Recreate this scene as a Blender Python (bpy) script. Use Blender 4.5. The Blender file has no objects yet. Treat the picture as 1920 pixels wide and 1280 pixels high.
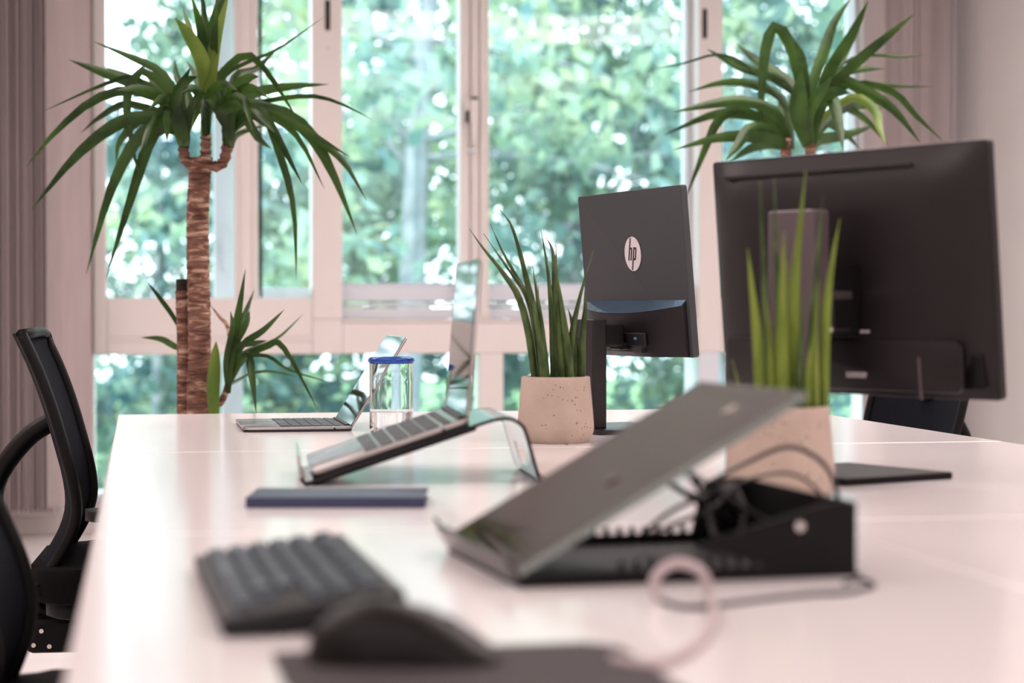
import bpy, bmesh, math, random
import numpy as np
from mathutils import Matrix, Vector, Euler
random.seed(7)
SC = bpy.context.scene
COL = SC.collection
PI = math.pi
R = math.radians

# ------------------------------------------------------------------ camera, world, sun, fill lights, exposure
DESK = 0.73
EYE = Vector((0.0, 0.0, DESK + 0.238))
FPX = 3700.0
YAW = math.atan(698.0 / FPX)
PITCH = math.atan(62.0 / FPX)
cam_d = bpy.data.cameras.new('camera')
cam = bpy.data.objects.new('camera', cam_d)
COL.objects.link(cam)
cam.location = EYE
cam.rotation_euler = (PI / 2 - PITCH, 0, -YAW)
cam_d.sensor_width = 36.0
cam_d.lens = 36.0 * FPX / 1920.0
cam_d.clip_start = 0.05
cam_d.clip_end = 300
cam_d.dof.use_dof = True
cam_d.dof.focus_distance = 3.95
cam_d.dof.aperture_fstop = 3.6
SC.camera = cam

SC.view_settings.view_transform = 'Standard'
SC.view_settings.look = 'None'
SC.view_settings.gamma = 1.0
SC.view_settings.exposure = 0.1
SC.view_settings.use_curve_mapping = False

w = bpy.data.worlds.new('world')
SC.world = w
w.use_nodes = True
nt = w.node_tree
bg = nt.nodes['Background']
bg.inputs['Color'].default_value = (0.80, 0.93, 1.0, 1)
bg.inputs['Strength'].default_value = 4.6

sun_d = bpy.data.lights.new('sun', 'SUN')
sun_d.energy = 6.0
sun_d.angle = R(1.0)
sun_d.color = (1.0, 0.95, 0.80)
sun = bpy.data.objects.new('sun', sun_d)
COL.objects.link(sun)
sun.rotation_euler = (R(38), 0, R(-25))

FILL_TINT = (1.0, 0.868, 0.866)
def area(name, loc, sx, sy, power, color=FILL_TINT, rot=(0, 0, 0)):
    d = bpy.data.lights.new(name, 'AREA')
    d.shape = 'RECTANGLE'; d.size = sx; d.size_y = sy; d.energy = power; d.color = color
    o = bpy.data.objects.new(name, d); COL.objects.link(o)
    o.location = loc; o.rotation_euler = rot
    return o
# added unseen fill lights: wide areas under the ceiling, one behind the camera
for yy in (-0.6, 2.4, 5.4):
    for xx in (-1.3, 2.3):
        area('ceiling_fill', (xx, yy, 2.74), 2.4, 1.2, (68 if xx > 0 else 44) if yy > 5 else 31)
area('rear_fill', (0.6, -2.9, 1.55), 4.0, 1.7, 34, (1.0, 0.90, 0.89), (R(90), 0, 0))  # added fill from behind the camera; the wall there has no window

# ------------------------------------------------------------------ camera geometry helpers (pixels of the 1920x1280 frame -> points of the room)
RGT = Vector((math.cos(YAW), -math.sin(YAW), 0))
FWD = Vector((math.sin(YAW), math.cos(YAW), 0))
def P(px, py, d):
    """point seen at pixel px,py at horizontal depth d"""
    return EYE + FWD * d + RGT * ((px - 960) / FPX * d) + Vector((0, 0, (578 - py) / FPX * d))
def G(px, py, z=DESK):
    d = FPX * (EYE.z - z) / (py - 578)
    return P(px, py, d)
def XW(px, y):
    k = (px - 960) / FPX
    d = y / (math.cos(YAW) - k * math.sin(YAW))
    return d * (k * math.cos(YAW) + math.sin(YAW)), d
def ZW(py, d):
    return EYE.z + (578 - py) / FPX * d

# ------------------------------------------------------------------ materials
def lin(c):
    if isinstance(c, str):
        c = tuple(int(c[i:i + 2], 16) / 255 for i in (0, 2, 4))
    return tuple((v / 12.92 if v <= 0.04045 else ((v + 0.055) / 1.055) ** 2.4) for v in c) + (1.0,)
def mat(name, color, rough=0.5, metal=0.0, var=0.06, scale=12.0, bump=0.0, bscale=80.0, coat=0.0, spec=0.5,
        stretch=(1, 1, 1), trans=0.0, ior=1.45, sheen=0.0):
    m = bpy.data.materials.new(name); m.use_nodes = True
    n = m.node_tree.nodes; l = m.node_tree.links
    b = n['Principled BSDF']
    b.inputs['Roughness'].default_value = rough
    b.inputs['Metallic'].default_value = metal
    b.inputs['Specular IOR Level'].default_value = spec
    b.inputs['Coat Weight'].default_value = coat
    b.inputs['Coat Roughness'].default_value = 0.04
    b.inputs['IOR'].default_value = ior
    b.inputs['Transmission Weight'].default_value = trans
    c = lin(color)
    tc = n.new('ShaderNodeTexCoord'); mp = n.new('ShaderNodeMapping')
    mp.inputs['Scale'].default_value = stretch
    l.new(tc.outputs['Object'], mp.inputs['Vector'])
    nz = n.new('ShaderNodeTexNoise'); nz.inputs['Scale'].default_value = scale; nz.inputs['Detail'].default_value = 4
    l.new(mp.outputs['Vector'], nz.inputs['Vector'])
    rp = n.new('ShaderNodeValToRGB')
    rp.color_ramp.elements[0].position = 0.3; rp.color_ramp.elements[1].position = 0.7
    rp.color_ramp.elements[0].color = tuple(max(0, v * (1 - var)) for v in c[:3]) + (1,)
    rp.color_ramp.elements[1].color = tuple(min(1, v * (1 + var)) for v in c[:3]) + (1,)
    l.new(nz.outputs['Fac'], rp.inputs['Fac'])
    l.new(rp.outputs['Color'], b.inputs['Base Color'])
    if bump > 0:
        n2 = n.new('ShaderNodeTexNoise'); n2.inputs['Scale'].default_value = bscale; n2.inputs['Detail'].default_value = 3
        l.new(mp.outputs['Vector'], n2.inputs['Vector'])
        bp = n.new('ShaderNodeBump'); bp.inputs['Strength'].default_value = bump; bp.inputs['Distance'].default_value = 0.002
        l.new(n2.outputs['Fac'], bp.inputs['Height']); l.new(bp.outputs['Normal'], b.inputs['Normal'])
    return m

M = {}
M['wall'] = mat('painted_wall', 'E2DCDA', 0.8, var=0.02, scale=3, bump=0.1, bscale=120)
M['ceiling'] = mat('ceiling_paint', 'EDE8E6', 0.9, var=0.01)
M['floor'] = mat('floor_vinyl', 'E2DBD8', 0.35, var=0.04, scale=5)
M['frame'] = mat('window_frame_paint', 'E6DEDA', 0.4, var=0.03, scale=4, bump=0.05, bscale=60, stretch=(1, 1, 0.2))
M['sash'] = mat('sash_white_sky_tint', 'DCE0E8', 0.4, var=0.03, scale=4)  # cool tint stands in for sky light on the outer frame parts
M['desk'] = mat('white_laminate', 'EDE8E7', 0.16, var=0.008, scale=3, spec=0.55)
M['desk_edge'] = mat('white_edge_band', 'F3EEED', 0.3, var=0.01)
M['desk_metal'] = mat('desk_leg_paint', 'D8D4D2', 0.4, metal=0.2)
M['blind'] = mat('blind_fabric', 'B3A5A4', 0.85, var=0.05, scale=30, bump=0.3, bscale=300, stretch=(1, 1, 0.1))
M['black_plastic'] = mat('black_plastic', '100D0E', 0.45, spec=0.3, var=0.08, scale=60, bump=0.08, bscale=500)
M['black_satin'] = mat('black_satin', '0F0C0D', 0.35, var=0.06)
M['dark_metal'] = mat('black_powder_coat', '0D0A0B', 0.55, metal=0.0, spec=0.2, var=0.08, bump=0.1, bscale=400)
M['chair_plastic'] = mat('chair_frame_plastic', '0A0809', 0.5, spec=0.2, var=0.1)
M['chair_mesh'] = mat('chair_mesh_fabric', '0E1019', 0.8, spec=0.15, var=0.35, scale=260, bump=0.5, bscale=500, stretch=(1, 1, 0.25))
M['chair_seat'] = mat('chair_seat_fabric', '0B090B', 0.9, spec=0.15, var=0.2, scale=200, bump=0.4, bscale=400)
M['monitor_grey'] = mat('monitor_back_grey', '393C3F', 0.45, var=0.03, bump=0.03, bscale=600)
M['monitor_black'] = mat('monitor_back_black', '1B1517', 0.42, var=0.05, spec=0.4, bump=0.05, bscale=600)
M['lip_sky_tint'] = mat('monitor_lip_sky_tint', 'A3C6E0', 0.10, metal=0.8, var=0.03)  # light blue puts the reflected sky into the lip's colour
M['column_grey'] = mat('column_grey', '5A4F51', 0.4, metal=0.2, var=0.03)
M['screen'] = mat('screen_glass', '0A0A0C', 0.04, var=0.02, spec=0.3)
M['alu'] = mat('brushed_aluminium', '9F9997', 0.28, metal=0.9, var=0.04, scale=90)
M['alu_grey'] = mat('space_grey_aluminium', '8E8A8B', 0.24, metal=0.9, var=0.04, scale=90)
M['stand_steel'] = mat('stand_polished_steel', 'BFC1C0', 0.16, metal=0.95, var=0.04, scale=40)
M['key_dark'] = mat('dark_keycap', '353237', 0.45, var=0.08, scale=100)
M['key_slate'] = mat('slate_keycap', '303D47', 0.42, var=0.08, scale=100)
M['key_well'] = mat('keyboard_well', '262326', 0.5)
M['keyboard_body'] = mat('keyboard_case', '131516', 0.45, spec=0.3, var=0.06)
M['navy'] = mat('navy_cloth', '2A3050', 0.34, var=0.08, scale=90, bump=0.15, bscale=500)
M['paper'] = mat('page_edges', 'D8CFC6', 0.8, var=0.1, scale=200, stretch=(1, 1, 8))
M['rubber_pad'] = mat('mouse_pad_cloth', '3A3435', 0.8, var=0.06, scale=60, bump=0.3, bscale=900)
M['mouse'] = mat('mouse_shell', '0E0909', 0.4, spec=0.22, var=0.05)
M['silver'] = mat('silver_bolt', 'CFC8C2', 0.25, metal=1.0)
M['logo_white'] = mat('logo_white', 'E2DADB', 0.4, var=0.02)
M['logo_dark'] = mat('logo_dark', '3A3236', 0.5)
M['sticker'] = mat('white_sticker', 'B8B0B0', 0.5, var=0.2, scale=200)
M['port_glint_blue'] = mat('port_glint_blue', '3F7FB5', 0.3)
M['cable_black'] = mat('black_cable', '171415', 0.45)
M['cable_grey'] = mat('grey_cable', 'B7A9A9', 0.45)
M['soil'] = mat('soil', '2B211C', 0.95, var=0.4, scale=120, bump=1.0, bscale=120)
M['planter'] = mat('planter_plastic', '6A6462', 0.5, var=0.05)
M['slot'] = mat('dark_slot', '14100F', 0.6)
M['sill'] = mat('sill_paint', 'D9CFCC', 0.5, var=0.03)
M['bead'] = mat('bead_chain', 'A8989A', 0.4)
M['grass'] = mat('lawn', '5E8A5A', 0.9, var=0.4, scale=2)

def pot_material():
    m = mat('cast_concrete', 'B8A597', 0.85, var=0.12, scale=14, bump=0.4, bscale=130)
    n = m.node_tree.nodes; l = m.node_tree.links
    b = n['Principled BSDF']
    rp = [x for x in n if x.type == 'VALTORGB'][0]
    tc = [x for x in n if x.type == 'TEX_COORD'][0]
    vo = n.new('ShaderNodeTexVoronoi'); vo.inputs['Scale'].default_value = 150
    nz = n.new('ShaderNodeTexNoise'); nz.inputs['Scale'].default_value = 22; nz.inputs['Detail'].default_value = 2
    l.new(tc.outputs['Object'], vo.inputs['Vector']); l.new(tc.outputs['Object'], nz.inputs['Vector'])
    a = n.new('ShaderNodeMath'); a.operation = 'LESS_THAN'; a.inputs[1].default_value = 0.20
    l.new(vo.outputs['Distance'], a.inputs[0])
    c = n.new('ShaderNodeMath'); c.operation = 'GREATER_THAN'; c.inputs[1].default_value = 0.56
    l.new(nz.outputs['Fac'], c.inputs[0])
    d = n.new('ShaderNodeMath'); d.operation = 'MULTIPLY'
    l.new(a.outputs[0], d.inputs[0]); l.new(c.outputs[0], d.inputs[1])
    mx = n.new('ShaderNodeMix'); mx.data_type = 'RGBA'
    l.new(d.outputs[0], mx.inputs['Factor']); l.new(rp.outputs['Color'], mx.inputs[6])
    mx.inputs[7].default_value = lin('6B5448')
    l.new(mx.outputs[2], b.inputs['Base Color'])
    return m
M['concrete'] = pot_material()

def leaf_material(name, c1, c2, trans=0.25, rough=0.4, scale=6, stretch=(1, 1, 1)):
    m = bpy.data.materials.new(name); m.use_nodes = True
    n = m.node_tree.nodes; l = m.node_tree.links
    b = n['Principled BSDF']; out = n['Material Output']
    b.inputs['Roughness'].default_value = rough; b.inputs['Specular IOR Level'].default_value = 0.28
    tc = n.new('ShaderNodeTexCoord'); mp = n.new('ShaderNodeMapping'); mp.inputs['Scale'].default_value = stretch
    nz = n.new('ShaderNodeTexNoise'); nz.inputs['Scale'].default_value = scale; nz.inputs['Detail'].default_value = 3
    rp = n.new('ShaderNodeValToRGB')
    rp.color_ramp.elements[0].position = 0.35; rp.color_ramp.elements[1].position = 0.65
    rp.color_ramp.elements[0].color = lin(c1); rp.color_ramp.elements[1].color = lin(c2)
    l.new(tc.outputs['Object'], mp.inputs['Vector']); l.new(mp.outputs['Vector'], nz.inputs['Vector'])
    l.new(nz.outputs['Fac'], rp.inputs['Fac']); l.new(rp.outputs['Color'], b.inputs['Base Color'])
    t = n.new('ShaderNodeBsdfTranslucent'); mx = n.new('ShaderNodeMixShader'); mx.inputs[0].default_value = trans
    l.new(rp.outputs['Color'], t.inputs['Color'])
    l.new(b.outputs[0], mx.inputs[1]); l.new(t.outputs[0], mx.inputs[2]); l.new(mx.outputs[0], out.inputs['Surface'])
    return m
M['yucca_leaf'] = leaf_material('yucca_leaf', '1F3615', '3E5B24', 0.3, 0.38, 9)
M['yucca_leaf_pale'] = leaf_material('yucca_leaf_yellow_green', '55702E', '74893F', 0.3, 0.38, 9)
M['sanse'] = leaf_material('cylinder_leaf', '2A3C18', '53673A', 0.0, 0.42, 60, (1, 1, 0.35))
M['sanse_pale'] = leaf_material('cylinder_leaf_light', '5C7022', '7C8D37', 0.05, 0.42, 40, (1, 1, 0.3))
M['sanse_dry'] = leaf_material('dry_leaf', '7A5B45', '8F6B52', 0.1, 0.6, 30)
M['tree_leaf'] = leaf_material('tree_foliage_hazed', '486872', '75907A', 0.34, 0.5, 0.7)  # haze, bluish shade and yellow-green highlights are mixed into the leaf colour
M['tree_leaf2'] = leaf_material('tree_foliage_hazed_pale', '6C8F94', 'AFC19C', 0.4, 0.5, 0.7)  # paler hazed copy, also lightens the shaded low trees
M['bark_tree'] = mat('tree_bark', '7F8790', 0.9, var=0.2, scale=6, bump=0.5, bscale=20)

def bark_material():
    m = mat('yucca_bark', '8A6656', 0.9, var=0.2, scale=40, bump=0.9, bscale=160)
    n = m.node_tree.nodes; l = m.node_tree.links
    b = n['Principled BSDF']; rp = [x for x in n if x.type == 'VALTORGB'][0]
    tc = [x for x in n if x.type == 'TEX_COORD'][0]
    mp = n.new('ShaderNodeMapping'); mp.inputs['Scale'].default_value = (9, 9, 42)
    nz = n.new('ShaderNodeTexNoise'); nz.inputs['Scale'].default_value = 1.6; nz.inputs['Detail'].default_value = 5
    nz.inputs['Distortion'].default_value = 1.3
    l.new(tc.outputs['Object'], mp.inputs['Vector']); l.new(mp.outputs['Vector'], nz.inputs['Vector'])
    r2 = n.new('ShaderNodeValToRGB')
    e = r2.color_ramp.elements
    e[0].position = 0.36; e[0].color = lin('4A3028')
    e[1].position = 0.74; e[1].color = lin('CDB09A')
    k = r2.color_ramp.elements.new(0.55); k.color = lin('805B4B')
    l.new(nz.outputs['Fac'], r2.inputs['Fac'])
    l.new(r2.outputs['Color'], b.inputs['Base Color'])
    return m
M['bark'] = bark_material()

def glass_pane_material():
    m = bpy.data.materials.new('window_glass'); m.use_nodes = True
    n = m.node_tree.nodes; l = m.node_tree.links
    n.remove(n['Principled BSDF'])
    t = n.new('ShaderNodeBsdfTransparent'); t.inputs['Color'].default_value = (0.94, 0.97, 0.98, 1)
    g = n.new('ShaderNodeBsdfGlossy'); g.inputs['Roughness'].default_value = 0.02
    f = n.new('ShaderNodeFresnel'); f.inputs['IOR'].default_value = 1.35
    mx = n.new('ShaderNodeMixShader')
    l.new(f.outputs[0], mx.inputs[0]); l.new(t.outputs[0], mx.inputs[1]); l.new(g.outputs[0], mx.inputs[2])
    l.new(mx.outputs[0], n['Material Output'].inputs['Surface'])
    return m
M['pane'] = glass_pane_material()
M['glass'] = mat('clear_tumbler_glass', 'FFFFFF', 0.0, var=0.0, trans=1.0, ior=1.45)
M['blue_glass'] = mat('cobalt_glass_rim', '1D55B5', 0.1, var=0.04, trans=0.35, ior=1.45)
M['water'] = mat('water', 'FFFFFF', 0.0, var=0.0, trans=1.0, ior=1.33)
def smoked_acrylic():
    m = bpy.data.materials.new('smoked_acrylic'); m.use_nodes = True
    n = m.node_tree.nodes; l = m.node_tree.links
    b = n['Principled BSDF']
    b.inputs['Base Color'].default_value = lin('302829'); b.inputs['Roughness'].default_value = 0.16
    b.inputs['Specular IOR Level'].default_value = 0.5
    tc = n.new('ShaderNodeTexCoord'); nz = n.new('ShaderNodeTexNoise'); nz.inputs['Scale'].default_value = 40
    mp = n.new('ShaderNodeMapping'); mp.inputs['Scale'].default_value = (0.15, 1, 1)
    l.new(tc.outputs['Object'], mp.inputs['Vector']); l.new(mp.outputs['Vector'], nz.inputs['Vector'])
    mr = n.new('ShaderNodeMapRange'); mr.inputs[3].default_value = 0.03; mr.inputs[4].default_value = 0.09
    l.new(nz.outputs['Fac'], mr.inputs[0]); l.new(mr.outputs[0], b.inputs['Roughness'])
    t = n.new('ShaderNodeBsdfTransparent'); t.inputs['Color'].default_value = (0.55, 0.52, 0.52, 1)
    mx = n.new('ShaderNodeMixShader'); mx.inputs[0].default_value = 0.14
    l.new(b.outputs[0], mx.inputs[1]); l.new(t.outputs[0], mx.inputs[2])
    l.new(mx.outputs[0], n['Material Output'].inputs['Surface'])
    return m
M['acrylic'] = smoked_acrylic()
M['acrylic_edge'] = mat('acrylic_cut_edge', '77807C', 0.25, var=0.05)

# ------------------------------------------------------------------ mesh helpers
def obj(name, bm, m, parent=None, smooth=False, loc=None, rot=None):
    me = bpy.data.meshes.new(name)
    bmesh.ops.recalc_face_normals(bm, faces=bm.faces[:])
    bm.to_mesh(me); bm.free()
    me.materials.append(M[m] if isinstance(m, str) else m)
    if smooth:
        me.polygons.foreach_set('use_smooth', [True] * len(me.polygons))
        if smooth == 'auto':
            try: me.set_sharp_from_angle(angle=R(38))
            except Exception: pass
    o = bpy.data.objects.new(name, me); COL.objects.link(o)
    if parent: o.parent = parent
    if loc is not None: o.location = loc
    if rot is not None: o.rotation_euler = rot
    return o
def thing(name, label, cat, loc=(0, 0, 0), rot=(0, 0, 0), group=None):
    o = bpy.data.objects.new(name, None); COL.objects.link(o)
    o.empty_display_size = 0.05
    o.location = loc; o.rotation_euler = rot
    return tag(o, label, cat, group)
def tag(o, label, cat, group=None):
    o['label'] = label; o['category'] = cat
    if group: o['group'] = group
    return o
def struct(o):
    o['kind'] = 'structure'; return o
def copy_tree(o, parent=None):
    c = o.copy(); COL.objects.link(c)
    if parent: c.parent = parent
    for ch in list(o.children): copy_tree(ch, c)
    return c
def T(loc=(0, 0, 0), rot=(0, 0, 0)):
    return Matrix.Translation(Vector(loc)) @ Euler(rot).to_matrix().to_4x4()
def new(): return bmesh.new()
def box(bm, c, s, rot=(0, 0, 0), bev=0.0, seg=2, mtx=None):
    r = bmesh.ops.create_cube(bm, size=1.0)
    vs = r['verts']
    mm = T(c, rot) @ Matrix.Diagonal((s[0], s[1], s[2], 1))
    if mtx is not None: mm = mtx @ mm
    bmesh.ops.transform(bm, matrix=mm, verts=vs)
    if bev > 0:
        es = list({e for v in vs for e in v.link_edges})
        bmesh.ops.bevel(bm, geom=es, offset=bev, segments=seg, affect='EDGES', profile=0.5)
    return bm
def box6(bm, x0, x1, y0, y1, z0, z1, bev=0.0, seg=2):
    return box(bm, ((x0 + x1) / 2, (y0 + y1) / 2, (z0 + z1) / 2), (x1 - x0, y1 - y0, z1 - z0), bev=bev, seg=seg)
def prism(bm, pts, h0, h1, mtx=Matrix(), bev=0.0):
    """polygon in local xy extruded h0..h1 along z, placed by mtx"""
    a = [bm.verts.new(mtx @ Vector((x, y, h0))) for x, y in pts]
    b = [bm.verts.new(mtx @ Vector((x, y, h1))) for x, y in pts]
    n = len(pts)
    fs = [bm.faces.new(a[::-1]), bm.faces.new(b)]
    for i in range(n): fs.append(bm.faces.new((a[i], a[(i + 1) % n], b[(i + 1) % n], b[i])))
    if bev > 0:
        es = list(set(fs[0].edges) | set(fs[1].edges))
        bmesh.ops.bevel(bm, geom=es, offset=bev, segments=2, affect='EDGES', profile=0.5)
    return bm
def rrect(w, h, r, n=5):
    p = []
    for cx, cy, a0 in ((w / 2 - r, h / 2 - r, 0), (-w / 2 + r, h / 2 - r, 90), (-w / 2 + r, -h / 2 + r, 180), (w / 2 - r, -h / 2 + r, 270)):
        for i in range(n + 1):
            a = R(a0 + 90 * i / n); p.append((cx + r * math.cos(a), cy + r * math.sin(a)))
    return p
def circle(r, n=32, cx=0, cy=0):
    return [(cx + r * math.cos(2 * PI * i / n), cy + r * math.sin(2 * PI * i / n)) for i in range(n)]
def spline(pts, n):
    pts = [Vector(p) for p in pts]
    if len(pts) == 2: return [pts[0].lerp(pts[1], i / n) for i in range(n + 1)]
    q = [pts[0] * 2 - pts[1]] + pts + [pts[-1] * 2 - pts[-2]]
    out = []; k = len(pts) - 1
    for i in range(n + 1):
        t = i / n * k; j = min(int(t), k - 1); u = t - j
        a, b, c, d = q[j], q[j + 1], q[j + 2], q[j + 3]
        out.append(0.5 * ((2 * b) + (c - a) * u + (2 * a - 5 * b + 4 * c - d) * u * u + (3 * b - a - 3 * c + d) * u ** 3))
    return out
def tube(bm, pts, rad, sides=10, flat=None, up=Vector((0, 1, 0)), cap=True):
    """swept tube; rad number or list; flat = (across, thick) multipliers with 'up' fixing the across direction"""
    pts = [Vector(p) for p in pts]; n = len(pts)
    rs = rad if isinstance(rad, (list, tuple)) else [rad] * n
    rings = []
    prev = None
    for i, p in enumerate(pts):
        t = (pts[min(i + 1, n - 1)] - pts[max(i - 1, 0)])
        t = t.normalized() if t.length > 1e-9 else Vector((0, 0, 1))
        if flat: a = up - t * up.dot(t)
        elif prev is None:
            ref = Vector((0, 0, 1)) if abs(t.z) < 0.9 else Vector((1, 0, 0))
            a = ref.cross(t)
        else: a = prev - t * prev.dot(t)
        a.normalize(); prev = a
        b = t.cross(a)
        fx, fy = flat if flat else (1, 1)
        rings.append([bm.verts.new(p + a * (math.cos(2 * PI * k / sides) * rs[i] * fx) + b * (math.sin(2 * PI * k / sides) * rs[i] * fy)) for k in range(sides)])
    for i in range(n - 1):
        for k in range(sides):
            bm.faces.new((rings[i][k], rings[i][(k + 1) % sides], rings[i + 1][(k + 1) % sides], rings[i + 1][k]))
    if cap:
        bm.faces.new(rings[0][::-1]); bm.faces.new(rings[-1])
    return bm
def lathe(bm, prof, n=48, mtx=Matrix(), closed=False):
    rings = []
    for r, z in prof:
        if r < 1e-6: rings.append([bm.verts.new(mtx @ Vector((0, 0, z)))])
        else: rings.append([bm.verts.new(mtx @ Vector((r * math.cos(2 * PI * k / n), r * math.sin(2 * PI * k / n), z))) for k in range(n)])
    pairs = list(zip(rings, rings[1:])) + ([(rings[-1], rings[0])] if closed else [])
    for a, b in pairs:
        for k in range(n):
            k2 = (k + 1) % n
            if len(a) == 1 and len(b) == 1: continue
            if len(a) == 1: bm.faces.new((a[0], b[k2], b[k]))
            elif len(b) == 1: bm.faces.new((a[k], a[k2], b[0]))
            else: bm.faces.new((a[k], a[k2], b[k2], b[k]))
    return bm
def ellipsoid(bm, c, s, u=16, v=10, mtx=None):
    r = bmesh.ops.create_uvsphere(bm, u_segments=u, v_segments=v, radius=1.0)
    mm = T(c) @ Matrix.Diagonal((s[0], s[1], s[2], 1))
    if mtx is not None: mm = mtx @ mm
    bmesh.ops.transform(bm, matrix=mm, verts=r['verts'])
    return bm

# ------------------------------------------------------------------ room
YW = 8.70                                   # inner face of the window frames
XL, XR = -3.6, XW(1790, YW)[0]
CEIL = 2.80
bm = new(); box6(bm, XL - 0.2, XR + 0.2, -3.2, YW + 0.3, -0.25, 0.0); struct(obj('floor', bm, 'floor'))
bm = new(); box6(bm, XL - 0.2, XR + 0.2, -3.2, YW + 0.3, CEIL, CEIL + 0.3); struct(obj('ceiling', bm, 'ceiling'))
bm = new(); box6(bm, XL - 0.2, XL, -3.2, YW + 0.3, 0, CEIL); struct(obj('wall_left', bm, 'wall'))
bm = new(); box6(bm, XR, XR + 0.2, -3.2, YW + 0.3, 0, CEIL); struct(obj('wall_right', bm, 'wall'))
bm = new(); box6(bm, XL, XR, -3.2, -3.0, 0, CEIL); struct(obj('wall_front', bm, 'wall'))
xa = XW(176, YW)[0]
xb = XW(1640, YW)[0]
dL = XW(180, YW)[1]; dM = XW(960, YW)[1]
z_railb = ZW(665, dL); z_sill = ZW(558, dL); z_mid = ZW(598, dM); z_low = ZW(933, dL)
TOP = 2.62
bm = new()
box6(bm, XL, xa, YW, YW + 0.3, 0, CEIL)
box6(bm, xa, XR, YW, YW + 0.3, TOP, CEIL)
box6(bm, xa, XR, YW, YW + 0.3, 0, z_low)
box6(bm, xb, XR, YW, YW + 0.3, z_low, TOP)
struct(obj('wall_back', bm, 'wall'))
bm = new(); box6(bm, XL, XR, YW - 0.018, YW - 0.001, 0, 0.075, bev=0.004); struct(obj('baseboard_back', bm, 'sill'))
bm = new(); box6(bm, XR - 0.018, XR - 0.001, -3.0, YW - 0.02, 0, 0.075, bev=0.004); struct(obj('baseboard_right', bm, 'sill'))

# window frame members (posts and rails), each its own piece of trim
def X(px): return XW(px, YW)[0]
trim_n = [0]
def trim(x0, x1, z0, z1, y0=YW - 0.03, y1=YW + 0.20, m='frame', bev=0.006):
    trim_n[0] += 1
    bm = new(); box6(bm, x0, x1, y0, y1, z0, z1, bev=bev)
    return struct(obj('trim_%d' % trim_n[0], bm, m))
def trim_part(par, x0, x1, z0, z1, y0, y1, m='frame', name='bead', bev=0.003):
    bm = new(); box6(bm, x0, x1, y0, y1, z0, z1, bev=bev)
    return obj(name, bm, m, par)
# posts
trim(X(176), X(200), z_railb, TOP, y1=YW + 0.10)
post_a = trim(X(585), X(641), z_mid, TOP, y1=YW + 0.12)
post_m = trim(X(880), X(915), z_mid, TOP)
trim_part(post_m, X(884), X(893), z_mid + 0.02, TOP - 0.01, YW - 0.042, YW - 0.029)
trim_part(post_m, X(898), X(906), z_mid + 0.02, TOP - 0.01, YW - 0.050, YW - 0.029)
post_r = trim(X(1306), X(1351), z_railb, TOP, y1=YW + 0.22)
trim(X(1612), X(1640), z_railb, TOP)
# rails
rail_l = trim(X(200), X(585), z_railb, z_sill, y1=YW + 0.10)
rail_l2 = trim(X(585), X(641), z_railb, z_mid, y1=YW + 0.12)
rail_m = trim(X(641), X(1306), z_railb, z_mid - 0.012)
trim_part(rail_m, X(641), X(1306), z_mid - 0.012, z_mid, YW - 0.04, YW + 0.2, name='sill_nosing')
rail_r = trim(X(1351), X(1612), z_railb, z_sill)
for zz in (z_railb + 0.055, z_railb + 0.075):
    trim_part(rail_l, X(202), X(583), zz, zz + 0.004, YW - 0.033, YW - 0.029, name='groove_line')
trim(xa, xb, TOP - 0.06, TOP, y0=YW - 0.036)
# lower posts
trim(X(897), X(942), z_low, z_railb, y1=YW + 0.12)
trim(X(1308), X(1345), z_low, z_railb, y1=YW + 0.22, m='sash')
trim(xa, xb, z_low - 0.02, z_low + 0.015, y1=YW + 0.22, m='sash')

def pane(par, x0, x1, z0, z1, y):
    bm = new(); box6(bm, x0, x1, y - 0.003, y + 0.003, z0, z1)
    return obj('glass_pane', bm, 'pane', par)
def sash_bar(par, x0, x1, z0, z1, y0, y1, m='sash', name='sash_bar'):
    bm = new(); box6(bm, x0, x1, y0, y1, z0, z1, bev=0.004)
    return obj(name, bm, m, par)
def window(n):
    o = bpy.data.objects.new('window_%d' % n, None); COL.objects.link(o); o['kind'] = 'structure'
    return o
# left bay: a fixed pane, a sliding sash stile, an outer second sash in the shade
w1 = window(1)
sash_bar(w1, X(440), X(484), z_sill, TOP, YW - 0.015, YW + 0.05, 'frame')
sash_bar(w1, X(486), X(492), z_sill, TOP, YW - 0.012, YW + 0.02, 'slot', 'dark_seal')
sash_bar(w1, X(449), X(455), z_sill + 0.02, TOP, YW - 0.021, YW - 0.014, 'frame', 'bead')
sash_bar(w1, X(472), X(478), z_sill + 0.02, TOP, YW - 0.021, YW - 0.014, 'frame', 'bead')
sash_bar(w1, X(404), X(444), z_sill - 0.02, TOP, YW + 0.13, YW + 0.20, name='outer_stile')
sash_bar(w1, X(490), X(600), z_sill - 0.03, z_sill + 0.045, YW + 0.13, YW + 0.20, name='outer_rail')
sash_bar(w1, X(160), X(196), z_sill - 0.02, TOP, YW + 0.13, YW + 0.20, name='outer_stile')
pane(w1, X(199), X(441), z_sill, TOP, YW + 0.03)
pane(w1, X(485), X(586), z_sill, TOP, YW + 0.03)
bm = new(); box6(bm, X(415), X(434), 1.15, 1.35, 1.12, 1.34) ; bm.free()
bm = new(); box(bm, (X(424), YW + 0.122, ZW(470, dL)), (0.03, 0.016, 0.16), bev=0.006)
obj('sash_pull', bm, 'sash', w1)
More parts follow.
